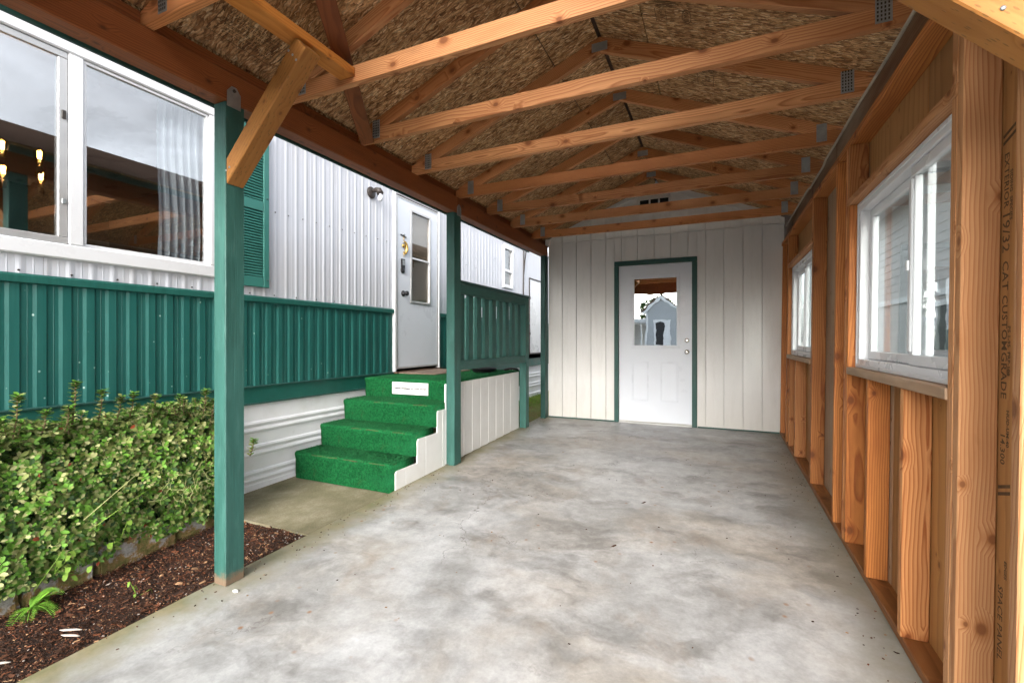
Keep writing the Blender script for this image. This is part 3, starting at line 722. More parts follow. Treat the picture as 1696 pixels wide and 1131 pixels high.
for x0, x1 in ((-1.035, -.825), (-.675, -.462)):
    ringbox('panel_moulding', x0, x1, .455, .970, .018, YSH-.006, YSH+.0035, M['doorwhite'], .002)
    box('raised_panel', x0+.026, x1-.026, YSH-.0005, YSH+.0038, .481, .944, M['doorwhite'], dr, .003)
lathe('deadbolt', [(.028, 0), (.028, .012), (.02, .018), (.012, .02)], M['chrome'], dr, (-.357, YSH+.003, 1.243), '-y')
lathe('knob', [(.03, 0), (.03, .006), (.012, .012), (.012, .03), (.026, .04), (.028, .055), (.02, .066), (.008, .068)], M['chrome'], dr, (-.357, YSH+.003, 1.10), '-y')
# the rest of the shed body
joined('shed_body', [(-2.19, -2.15, YSH+.06, YSH+3, zb0, 2.62), (.65, .69, YSH+.06, YSH+3, zb0, 2.62), (-2.15, .65, YSH+2.96, YSH+3, zb0, 2.62)], M['shedwhite'], sh, (-.75, YSH+1.5, zb0))
for s in (-1, 1):
    X = lambda d: -.74+s*d
    prism('shed_roof', [(X(0), 3.34), (X(0), 3.30), (X(1.62), 3.30-.648), (X(1.62), 3.34-.648)], 'y', YSH+.0, YSH+3.1, M['shingle'], sh, (1, 0, -.4*s))

# ------------------------------------------------------------------ the mobile home
XH = -3.40
mh = thing('mobile_home', 'long white mobile home with green ribbed lower band and white skirting', 'mobile home', (XH, 3.0, .08))
def ribbed(name, y0, y1, z0, z1, pitch, prof, mat, x=XH, phase=0):
    """vertical ribs: prof = list of (fraction of pitch, depth)"""
    ys = []
    k0 = math.floor((y0-phase)/pitch)-1
    for k in range(k0, int((y1-phase)/pitch)+2):
        for fr, d in prof: ys.append((phase+(k+fr)*pitch, d))
    pts = [(y, d) for y, d in ys if y0 < y < y1]
    pts = [(y0, pts[0][1])]+pts+[(y1, pts[-1][1])]
    v, f = [], []; o = Vector((x, (y0+y1)/2, z0)); nz = 5
    for y, d in pts:
        for z in lin(z0, z1, nz): v.append(Vector((x+d+.0012*mnoise.noise(Vector((y*2, z*3, 0))), y, z))-o)
    for i in range(len(pts)-1):
        for j in range(nz-1): f.append([i*nz+j, (i+1)*nz+j, (i+1)*nz+j+1, i*nz+j+1])
    return obj(name, mesh(name, v, f, mat), mh, Matrix.Translation(o))
UP = [(.0, 0), (.14, .0042), (.22, .0042), (.42, 0), (.66, .0), (.70, .0014), (.74, 0)]
LOW = [(.0, 0), (.14, .0075), (.50, .0075), (.58, 0), (.79, 0), (.81, .0015), (.83, 0)]
ZG0, ZG1 = .877, 1.60
WY0, WY1, WZ0, WZ1 = .30, 2.205, 1.708, 2.962
DY0, DY1 = 4.235, 5.165
# white upper sheets
for a, c, z0, z1 in ((-2.2, -.9, ZG1, 3.08), (-.9, WY0, ZG1, 3.08), (WY0, 1.25, ZG1, WZ0), (1.25, WY1, ZG1, WZ0), (WY0, WY1, WZ1, 3.08), (WY1, 3.02, ZG1, 3.08), (3.02, DY0, ZG1, 3.08), (DY0, DY1, 2.985, 3.08),
                     (DY1, 6.2, ZG1, 3.08), (6.2, 7.155, ZG1, 3.08), (7.575, 8.12, ZG1, 3.08), (7.155, 7.575, ZG1, 2.155), (7.155, 7.575, 2.895, 3.08)):
    ribbed('wall_panel', a, c, z0, z1, .1035, UP, M['siding'])
for a, c in ((8.125, 8.35), (9.02, 10.2), (10.203, 12)): box('wall_panel', XH-.01, XH+.012, a, c, ZG1, 3.08, M['siding'], mh, .001, 'z')
box('wall_panel', XH-.01, XH+.012, 8.35, 9.02, 2.472, 3.08, M['siding'], mh, .001, 'z')
# green lower sheets with trims
for a, c in ((-2.2, -.9), (-.9, .55), (.55, 2.0), (2.0, 3.3), (3.3, DY0), (DY1, 6.6), (6.6, 8.12), (8.12, 8.35), (9.02, 12)):
    ribbed('lower_panel', a, c, ZG0+.002, ZG1-.04, .108, LOW, M['green'], XH-.004, .02)
for a, c in ((-2.2, 1.0), (1.002, DY0), (DY1, 8.35), (9.02, 12)):
    prism('band_cap', [(XH-.005, ZG1+.006), (XH+.010, ZG1+.006), (XH+.022, ZG1-.006), (XH+.022, ZG1-.042), (XH+.014, ZG1-.045), (XH-.005, ZG1-.045)], 'y', a, c, M['greenflat'], mh, (1, 0, 0))
for a, c in ((-2.2, 1.6), (1.602, 4.4), (4.402, 8.0), (8.002, 12)):
    box('lower_trim', XH-.01, XH+.006, a, c, .745, ZG0-.004, M['greenflat'], mh, .002, 'y')
    box('drip_edge', XH-.008, XH+.022, a, c, ZG0-.006, ZG0+.006, M['greendark'], mh, .002, 'y')
    box('drip_edge', XH-.008, XH+.018, a, c, .733, .747, M['greendark'], mh, .002, 'y')
# horizontal skirting with half-round ribs
def skirting(y0, y1):
    prof = [(.735, 0), (.70, 0)]
    for zc in (.575, .522, .385, .332, .180, .125):
        prof += [(zc+.021, 0), (zc+.016, .010), (zc, .015), (zc-.016, .010), (zc-.021, 0)]
    prof += [(.09, 0), (.085, .006), (.05, .006), (.02, 0)]
    v, f = [], []; ny = 8
    for z, d in prof:
        for y in lin(y0, y1, ny): v.append((d+.003*mnoise.noise(Vector((y*1.3, z*2, 5))), y-(y0+y1)/2, z))
    for i in range(len(prof)-1):
        for j in range(ny-1): f.append([i*ny+j, (i+1)*ny+j, (i+1)*ny+j+1, i*ny+j+1])
    obj('skirting_panel', mesh('skirting_panel', v, f, M['skirt'], False), mh, Matrix.Translation((XH-.012, (y0+y1)/2, 0)))
for a, c in ((-2.2, .6), (.6, 2.6), (2.6, 4.6), (4.6, 6.6), (6.6, 8.9), (8.9, 12)): skirting(a, c)
# screw heads along the sheets
scr = []
def screw(y, z): lathe('screw', [(.0062, 0), (.0062, .003), (.003, .005)], M['bronze'], mh, (XH+.006, y, z), 'x', 6)
for i in range(14): screw(1.15+i*.22, ZG1+.022)
for i, y in enumerate((2.70, 2.83, 2.98, 3.13, 3.29, 3.45, 3.62, 3.79, 3.97, 4.12)): screw(y, 2.32+.004*i)
for y in (5.6, 5.9, 6.2, 6.5, 6.8): screw(y, 2.36)
# back of the house: roof and shell so that the room is dark
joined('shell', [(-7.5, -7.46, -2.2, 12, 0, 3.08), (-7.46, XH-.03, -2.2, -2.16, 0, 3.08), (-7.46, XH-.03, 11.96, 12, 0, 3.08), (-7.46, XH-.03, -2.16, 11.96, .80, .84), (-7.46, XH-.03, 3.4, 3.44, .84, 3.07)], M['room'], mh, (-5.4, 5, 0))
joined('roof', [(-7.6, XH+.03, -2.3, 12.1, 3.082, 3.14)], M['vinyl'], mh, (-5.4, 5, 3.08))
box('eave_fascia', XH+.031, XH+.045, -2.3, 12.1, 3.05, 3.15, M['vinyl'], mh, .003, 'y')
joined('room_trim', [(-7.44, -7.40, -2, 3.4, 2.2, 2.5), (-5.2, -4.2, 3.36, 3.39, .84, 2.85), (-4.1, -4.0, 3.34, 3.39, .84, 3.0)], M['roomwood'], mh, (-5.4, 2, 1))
# big window
wb = thing('window', None, None, (XH, (WY0+WY1)/2, WZ0), parent=mh)
def fr(n, bs, m, bev=.004): return joined(n, bs, m, wb, (XH, (WY0+WY1)/2, WZ0), bev)
xa, xb = XH-.03, XH+.030
ym = 1.385
fr('frame', [(xa, xb, WY0, WY1, WZ0, WZ0+.085), (xa, xb, WY0, WY1, WZ1-.075, WZ1), (xa, xb, WY1-.062, WY1, WZ0+.085, WZ1-.075), (xa, xb, WY0, WY0+.06, WZ0+.085, WZ1-.075)], M['vinyl'], .008)
fr('mullion', [(xa, xb-.004, ym-.034, ym+.034, WZ0+.086, WZ1-.076)], M['vinyl'], .006)
fr('inner_bead', [(xa, XH+.012, ym+.035, WY1-.063, WZ0+.086, WZ0+.104), (xa, XH+.012, ym+.035, ym+.052, WZ0+.105, WZ1-.095), (xa, XH+.012, WY1-.080, WY1-.063, WZ0+.105, WZ1-.095), (xa, XH+.012, ym+.035, WY1-.063, WZ1-.094, WZ1-.077)], M['vinyl'], .002)
fr('sash', [(xa, XH+.016, WY0+.061, ym-.036, WZ0+.088, WZ0+.125), (xa, XH+.016, ym-.078, ym-.036, WZ0+.126, WZ1-.115), (xa, XH+.016, WY0+.061, ym-.036, WZ1-.114, WZ1-.078), (xa, XH+.016, WY0+.061, WY0+.10, WZ0+.126, WZ1-.115)], M['alu'], .003)
fr('pane', [(XH-.004, XH-.001, ym+.045, WY1-.073, WZ0+.098, WZ1-.09)], M['pane'], 0)
fr('pane', [(XH+.002, XH+.005, WY0+.09, ym-.07, WZ0+.118, WZ1-.108)], M['pane'], 0)
fr('latch', [(XH+.0165, XH+.024, ym-.064, ym-.045, 2.02, 2.05)], M['galv'], .002); fr('latch', [(XH+.0165, XH+.024, ym-.064, ym-.045, 2.50, 2.55)], M['bronze'], .002)
# shutter
sh0, sh1, sz0, sz1 = 2.30, 2.622, 1.675, 2.95
su = thing('shutter', None, None, (XH, (sh0+sh1)/2, sz0), parent=mh)
xs0, xs1 = XH+.013, XH+.036
def sj(n, bs, m, bev=.003): return joined(n, bs, m, su, (XH, (sh0+sh1)/2, sz0), bev)
sj('stile', [(xs0, xs1, sh0, sh0+.05, sz0, sz1)], M['shutter']); sj('stile', [(xs0, xs1, sh1-.05, sh1, sz0, sz1)], M['shutter'])
for z in (sz0, 2.29, sz1-.075): sj('rail', [(xs0, xs1-.001, sh0+.0502, sh1-.0502, z, z+.08)], M['shutter'])
sj('backing', [(xs0-.004, xs0+.003, sh0+.04, sh1-.04, sz0+.02, sz1-.02)], M['greendark'], 0)
def louvers(z0, z1, n):
    for i in range(n):
        z = z0+(i+.5)*(z1-z0)/n
        o = stick('slat', (xs0+.011, sh0+.0505, z), (xs0+.011, sh1-.0505, z), .022, .006, M['shutter'], su, (.75, 0, .65), .0012)
louvers(sz0+.085, 2.287, 24); louvers(2.374, sz1-.078, 22)
for z in (1.735, 2.40): lathe('screw', [(.008, 0), (.008, .003), (.003, .006)], M['greendark'], su, (xs1, sh1-.02, z), 'x', 8)
# entrance door
hd = thing('door', None, None, (XH, 4.70, .9), parent=mh)
def dj(n, bs, m, bev=.003): return joined(n, bs, m, hd, (XH, 4.70, .9), bev)
ZD0, ZD1 = .885, 2.965
dj('door_frame', [(XH-.02, XH+.030, DY0, DY0+.028, ZD0, ZD1), (XH-.02, XH+.030, DY1-.028, DY1, ZD0, ZD1), (XH-.02, XH+.030, DY0+.028, DY1-.028, ZD1-.028, ZD1)], M['vinyl'])
dj('weather_seal', [(XH-.02, XH+.012, DY0+.0285, DY0+.038, ZD0+.02, ZD1-.04), (XH-.02, XH+.012, DY1-.038, DY1-.0285, ZD0+.02, ZD1-.04), (XH-.02, XH+.012, DY0+.0385, DY1-.0385, ZD1-.040, ZD1-.0285)], M['bronze'], 0)
ly0, ly1, lz0, lz1 = 4.555, 4.935, 1.715, 2.800
d0, d1 = DY0+.040, DY1-.040
dj('door_leaf', [(XH-.018, XH+.018, d0, ly0, ZD0+.03, ZD1-.042), (XH-.018, XH+.018, ly1, d1, ZD0+.03, ZD1-.042), (XH-.018, XH+.018, ly0, ly1, ZD0+.03, lz0), (XH-.018, XH+.018, ly0, ly1, lz1, ZD1-.042)], M['doorwhite'], 0)
dj('edge_strip', [(XH+.0185, XH+.024, d0, d0+.018, ZD0+.03, ZD1-.042), (XH+.0185, XH+.024, d1-.018, d1, ZD0+.03, ZD1-.042), (XH+.0185, XH+.024, d0+.018, d1-.018, ZD0+.03, ZD0+.05), (XH+.0185, XH+.024, d0+.018, d1-.018, ZD1-.06, ZD1-.042)], M['alu'], .002)
dj('glass_frame', [(XH+.0185, XH+.030, ly0-.022, ly0+.006, lz0-.022, lz1+.022), (XH+.0185, XH+.030, ly1-.006, ly1+.022, lz0-.022, lz1+.022), (XH+.0185, XH+.030, ly0+.006, ly1-.006, lz0-.022, lz0+.006), (XH+.0185, XH+.030, ly0+.006, ly1-.006, lz1-.006, lz1+.022)], M['alu'], .003)
dj('glass_bar', [(XH+.004, XH+.024, ly0, ly1, 2.23, 2.248)], M['vinyl'], .002)
dj('glass', [(XH+.002, XH+.005, ly0, ly1, lz0, 2.23)], M['doorpane'], 0); dj('glass', [(XH+.008, XH+.011, ly0, ly1, 2.248, lz1)], M['doorpane'], 0)
dj('inner_blind', [(XH-.014, XH-.010, ly0, ly1, lz0, lz1)], M['frosted'], 0)
dj('threshold', [(XH-.02, XH+.06, DY0, DY1, .866, ZD0-.001)], M['roomwood'])
lathe('keypad_lock', [(.034, 0), (.034, .012), (.024, .02)], M['black'], hd, (XH+.0185, 4.385, 2.065), 'x')
box('keypad_lock', XH+.0187, XH+.038, 4.352, 4.418, 2.07, 2.20, M['black'], hd, .008)
box('keypad', XH+.0382, XH+.040, 4.362, 4.408, 2.125, 2.185, M['galv'], hd, .001)
lathe('knob', [(.036, 0), (.036, .006), (.014, .012), (.014, .034), (.028, .044), (.03, .058), (.022, .07), (.008, .073)], M['black'], hd, (XH+.0185, 4.40, 1.795), 'x')
# ornament hanging on the door
orn = thing('door_ornament', 'small brass crescent charm hanging on the white home door above the keypad lock', 'ornament', (XH+.02, 4.40, 2.36))
tube('hook_bar', [(XH+.026, 4.345, 2.478), (XH+.026, 4.45, 2.463)], .006, M['black'], orn)
lathe('hook_knob', [(.014, 0), (.014, .01), (.006, .014)], M['galv'], orn, (XH+.02, 4.41, 2.49), 'x', 10)
tube('chain', [(XH+.028, 4.40, 2.47), (XH+.030, 4.402, 2.40)], .004, M['brass'], orn)
v = [(XH+.032, 4.41+.042*math.cos(a)*(1 if True else 1), 2.335+.07*math.sin(a)) for a in lin(R(115), R(-120), 14)]
tube('crescent', v, [.003+.017*math.sin(math.pi*i/13) for i in range(14)], M['brass'], orn, 8)
lathe('face', [(.006, 0), (.026, .004), (.024, .012), (.01, .02)], M['brass'], orn, (XH+.022, 4.395, 2.355), 'x', 12)
tube('tassel', [(XH+.03, 4.40, 2.29), (XH+.03, 4.40, 2.22)], [.007, .003], M['brass'], orn)
# small far window
sw2 = thing('window', None, None, (XH, 7.365, 2.16), parent=mh)
def s2(n, bs, m, bev=.003): return joined(n, bs, m, sw2, (XH, 7.365, 2.16), bev)
s2('frame', [(XH-.02, XH+.03, 7.16, 7.21, 2.16, 2.89), (XH-.02, XH+.03, 7.52, 7.57, 2.16, 2.89), (XH-.02, XH+.03, 7.21, 7.52, 2.16, 2.22), (XH-.02, XH+.03, 7.21, 7.52, 2.84, 2.89), (XH-.02, XH+.026, 7.21, 7.52, 2.44, 2.49)], M['vinyl'])
s2('pane', [(XH-.002, XH+.002, 7.205, 7.525, 2.485, 2.845)], M['pane3'], 0); s2('pane', [(XH-.006, XH-.003, 7.205, 7.525, 2.215, 2.445)], M['pane3'], 0)
s2('blind', [(XH-.10, XH-.09, 7.1, 7.6, 2.46, 2.9)], M['curtain'], 0)
# access panel near the far end, and the cable beside it
pn = thing('access_door', None, None, (XH, 8.68, .99), parent=mh)
joined('panel', [(XH-.01, XH+.02, 8.37, 9.0, .99, 2.45)], M['vinyl'], pn, (XH, 8.68, .99), .004)
joined('panel_edge', [(XH-.01, XH+.028, 8.351, 8.3695, .98, 2.46), (XH-.01, XH+.028, 9.0005, 9.019, .98, 2.46), (XH-.01, XH+.034, 8.351, 9.019, 2.4505, 2.471), (XH-.01, XH+.03, 8.3695, 9.0005, .97, .989)], M['bronze'], pn, (XH, 8.68, .99), 0)
for z in (1.35, 2.05): joined('hinge', [(XH+.0205, XH+.03, 8.372, 8.40, z, z+.05)], M['black'], pn, (XH, 8.38, z), .002)
tube('cable', [(XH+.03, 8.05, 3.1), (XH+.02, 8.07, 2.7), (XH+.024, 8.04, 2.3), (XH+.02, 8.06, 1.62)], .012, M['bronze'], mh)
tube('cable', [(XH+.05, 8.16, 3.1), (XH+.03, 8.10, 2.75), (XH+.024, 8.06, 2.5)], .010, M['bronze'], mh)

# things belonging to the home's windows
def curtain():
    v, f = [], []; ny, nz = 60, 10
    for i in range(ny):
        y = 1.86+(2.16-1.86)*i/(ny-1)
        for j in range(nz):
            z = 1.76+j*(2.93-1.76)/(nz-1)
            v.append((XH-.10+.022*math.sin(i*.62+.15*j)+.010*math.sin(i*1.31+2), y+.01*math.sin(j*.7), z))
    for i in range(ny-1):
        for j in range(nz-1): f.append([i*nz+j, (i+1)*nz+j, (i+1)*nz+j+1, i*nz+j+1])
    o = obj('curtain', mesh('curtain', [(Vector(q)-Vector((XH-.1, 2.0, 1.76))) for q in v], f, M['curtain'], True), None, Matrix.Translation((XH-.1, 2.0, 1.76)))
    tag(o, 'grey blue curtain hanging inside the big home window near the green post', 'curtain')
curtain()
def pendant(x, y, z, label_):
    t = thing('pendant_bulb', label_, 'light bulb', (x, y, z), 'filament bulbs inside the home window')
    lathe('bulb', [(.012, -.075), (.017, -.05), (.030, -.005), (.033, .02), (.026, .045), (.012, .058), (.003, .06)], M['bulbglass'], t, (x, y, z))
    for k in range(4):
        a = k*math.pi/2; tube('filament', [(x+.008*math.cos(a), y+.008*math.sin(a), z-.02), (x+.011*math.cos(a), y+.011*math.sin(a), z+.035)], .0028, M['filament'], t, 5)
    lathe('socket', [(.016, -.12), (.017, -.076), (.012, -.075)], M['bronze'], t, (x, y, z))
pendant(-4.35, 1.58, 2.54, 'glowing clear filament bulb behind the left pane, upper of the right pair')
pendant(-4.52, 1.65, 2.44, 'glowing filament bulb behind the left pane, lower of the right pair')
pendant(-4.32, 1.385, 2.53, 'glowing filament bulb at the left picture edge, upper one')
pendant(-4.52, 1.455, 2.42, 'glowing filament bulb at the left picture edge, lower one')
# wall lamp
wl = thing('wall_lamp', 'dark bronze wall lamp with bare white bulb beside the home door', 'wall lamp', (XH, 3.88, 2.82))
lathe('back_plate', [(.062, 0), (.062, .010), (.050, .020), (.020, .026)], M['bronze'], wl, (XH+.007, 3.865, 2.825), 'x')
tube('arm', [(XH+.03, 3.865, 2.835), (XH+.07, 3.868, 2.848), (XH+.11, 3.87, 2.838), (XH+.125, 3.872, 2.80)], [.014, .026, .034, .036], M['bronze'], wl, 12)
lathe('bulb', [(.014, .03), (.015, .0), (.025, -.026), (.027, -.04), (.019, -.058), (.005, -.064)], M['frost'], wl, (XH+.125, 3.872, 2.785))

# ------------------------------------------------------------------ porch and carpeted steps
po = thing('porch', 'carpeted green porch with four steps, white board sides and dark green railings', 'porch', (-2.8, 4.3, .1))
PX0, PX1, ZDK = -3.345, -2.318, .862
TR = [(2.85, .285), (3.13, .478), (3.42, .672), (3.715, ZDK)]
# each carpeted step is one rounded block with a tucked nosing
def carpet_step(y0, y1, z0, z1, x0, x1, nm):
    prof = []
    for a in lin(0, 90, 6): prof.append((y0+.022-.022*math.cos(R(a)), z1-.022+.022*math.sin(R(a))))
    pts = [(y0+.016, z0), (y0+.012, z0+.05), (y0+.010, z1-.06)]+prof+[(y1, z1), (y1, z0)]
    v, f = [], []; nx = 26; k = len(pts)
    for i, x in enumerate(lin(x0, x1, nx)):
        for y, z in pts:
            w_ = .005*mnoise.noise(Vector((x*5, y*7, z*7)))+.003*mnoise.noise(Vector((x*23, y*23, z*23)))
            v.append((x, y+(w_ if y < y1 else 0), z+(w_*.7 if z > z0 else 0)))
    for i in range(nx-1):
        for j in range(k-1): f.append([i*k+j, (i+1)*k+j, (i+1)*k+j+1, i*k+j+1])
    f.append(list(range(k))); f.append([(nx-1)*k+j for j in range(k)][::-1])
    o = Vector(((x0+x1)/2, y0, z0))
    me = mesh(nm, [Vector(q)-o for q in v], f, M['turf'], True)
    return obj(nm, me, po, Matrix.Translation(o))
zprev = fl(2.85)-.02
for i, (y, z) in enumerate(TR):
    yn = TR[i+1][0]+.012 if i < 3 else 5.40
    carpet_step(y, yn, zprev, z, PX0, PX1+(.012 if i < 3 else .018), 'step' if i < 3 else 'deck')
    zprev = z-.005
# worn brown nosing hems
for (y, z) in TR[:3]:
    pts = [(x, y+.006+.003*mnoise.noise(Vector((x*9, y, 1))), z-.012+.005*mnoise.noise(Vector((x*14, y, 4)))) for x in lin(PX0+.2, PX1-.05, 24)]
    tube('worn_hem', pts, [.0035+.003*abs(mnoise.noise(Vector((p[0]*11, p[1], 0)))) for p in pts], M['turfedge'], po, 5)
# turf tufts over the carpet
v, f = [], []
r3 = random.Random(3)
def tuft(x, y, z, nx_, ny_, nz_):
    a = r3.uniform(0, 6.28); l = r3.uniform(.005, .013); w_ = .0019
    dx, dy = math.cos(a)*w_, math.sin(a)*w_
    n = len(v); v.extend([(x-dx, y-dy, z), (x+dx, y+dy, z), (x+nx_*l+r3.uniform(-.003, .003), y+ny_*l+r3.uniform(-.003, .003), z+nz_*l)]); f.append([n, n+1, n+2])
for i, (y, z) in enumerate(TR):
    yn = TR[i+1][0] if i < 3 else 5.38; zp = TR[i-1][1] if i else fl(2.85)
    for _ in range(7000 if i < 3 else 12000): tuft(r3.uniform(PX0, PX1+.01), r3.uniform(y+.012, yn), z-.001, 0, 0, 1)
    for _ in range(7000): tuft(r3.uniform(PX0, PX1+.01), y+.008, r3.uniform(zp, z-.01), 0, -1, .15)
tag(obj('turf_pile', mesh('turf_pile', v, f, M['turfblade']), po), kind='stuff')
# white board side of the steps, stepped profile, two boards
xs = (-2.313, -2.297)
prism('stringer_board', [(2.895, fl(2.895)-.02), (3.02, fl(3.02)-.02), (3.02, .222), (2.91, .222), (2.895, .206)], 'x', *xs, M['white'], po, (0, 0, 1), .002)
prism('stringer_board', [(3.023, fl(3.02)-.02), (3.30, fl(3.3)-.02), (3.30, .418), (3.196, .418), (3.182, .404), (3.182, .222), (3.023, .222)], 'x', *xs, M['white'], po, (0, 0, 1), .002)
prism('stringer_board', [(3.303, fl(3.3)-.02), (3.56, fl(3.56)-.02), (3.56, .612), (3.496, .612), (3.482, .60), (3.482, .418), (3.303, .418)], 'x', *xs, M['white'], po, (0, 0, 1), .002)
box('stringer_board', xs[0], xs[1], 3.565, 3.612, fl(3.58)-.02, .612, M['white'], po, .002, 'z')
ysd = [3.615, 3.95, 4.12, 4.30, 4.48, 4.67, 4.86, 5.06, 5.325]
for a, c in zip(ysd[:-1], ysd[1:]): box('side_board', xs[0], xs[1], a+.002, c-.002, fl(a)+.004, .838+.006*(c-3.6), M['white'], po, .0025, 'z')
box('edge_board', -2.36, -2.3135, 3.74, 5.36, .60, .845, M['white'], po, .002, 'y')
# railing along the slab side
gx = (-2.285, -2.245)
P3 = box('post', -2.295, -2.205, 5.335, 5.435, fl(5.34)+.001, 1.775, M['greenpost'], po, .004, 'z')
box('rail_cap', -2.30, -2.205, 3.737, 5.47, 1.778, 1.812, M['greendark'], po, .004, 'y')
box('rail', -2.245, -2.207, 3.737, 5.334, 1.685, 1.776, M['greenpost'], po, .003, 'y')
box('rail', -2.247, -2.209, 3.737, 5.334, .967, 1.056, M['greenpost'], po, .003, 'y')
yb = 3.79
for i in range(9): box('baluster', -2.285, -2.249, yb+i*.173, yb+i*.173+.093, .985, 1.770, M['greenpost'], po, .003, 'z')
# railing across the far end of the porch
box('rail_cap', -3.39, -2.31, 5.36, 5.45, 1.778, 1.812, M['greenpost'], po, .004)
box('rail', -3.385, -2.31, 5.385, 5.423, 1.685, 1.776, M['greenpost'], po, .003)
box('rail', -3.385, -2.31, 5.385, 5.423, .967, 1.056, M['greenpost'], po, .003)
box('post', -3.388, -3.30, 5.37, 5.43, .866, 1.684, M['greenpost'], po, .003, 'z')
for i in range(5): box('baluster', -3.21+i*.19, -3.21+i*.19+.089, 5.425, 5.460, .985, 1.770, M['greenpost'], po, .003, 'z')
# sign on the top riser
sg = box('sign', -2.985, -2.555, 3.706, 3.716, .712, .830, M['paper'], None, .002)
tag(sg, 'white sign with black lettering about packages on the top step riser', 'sign')
text('lettering', 'Deliver Packages to Front Porch', .0295, M['black'], sg, frame3((1, 0, 0), (0, 0, 1), (0, -1, 0), (-2.77, 3.7052, .772)), 1.0, .0013)
for x in (-2.975, -2.566): lathe('nail', [(.003, 0), (.003, .002)], M['black'], sg, (x, 3.706, .772), '-y', 8)
# doormat and black tray on the deck
dm = box('doormat', -3.33, -2.83, 4.25, 5.03, ZDK+.004, ZDK+.016, M['stripe'], None, .004)
tag(dm, 'brown woven doormat on the green porch in front of the home door', 'doormat')
bt = lathe('bowl', [(.10, 0), (.135, .012), (.15, .045), (.158, .05), (.150, .052), (.13, .02), (.01, .015)], M['black'], None, (-2.55, 4.86, ZDK+.004), 'z', 28)
tag(bt, 'shallow black dish on the green porch carpet under the railing', 'dish')
hz = [(-2.42, 5.15, ZDK+.016), (-2.38, 5.22, ZDK+.03), (-2.36, 5.29, ZDK+.025), (-2.335, 5.35, ZDK+.016), (-2.312, 5.385, ZDK-.02), (-2.305, 5.40, ZDK-.09)]
hs2 = tube('hose', hz, .014, M['black'], None, 8); tag(hs2, 'short black hose end lying over the porch edge by the far railing post', 'hose')

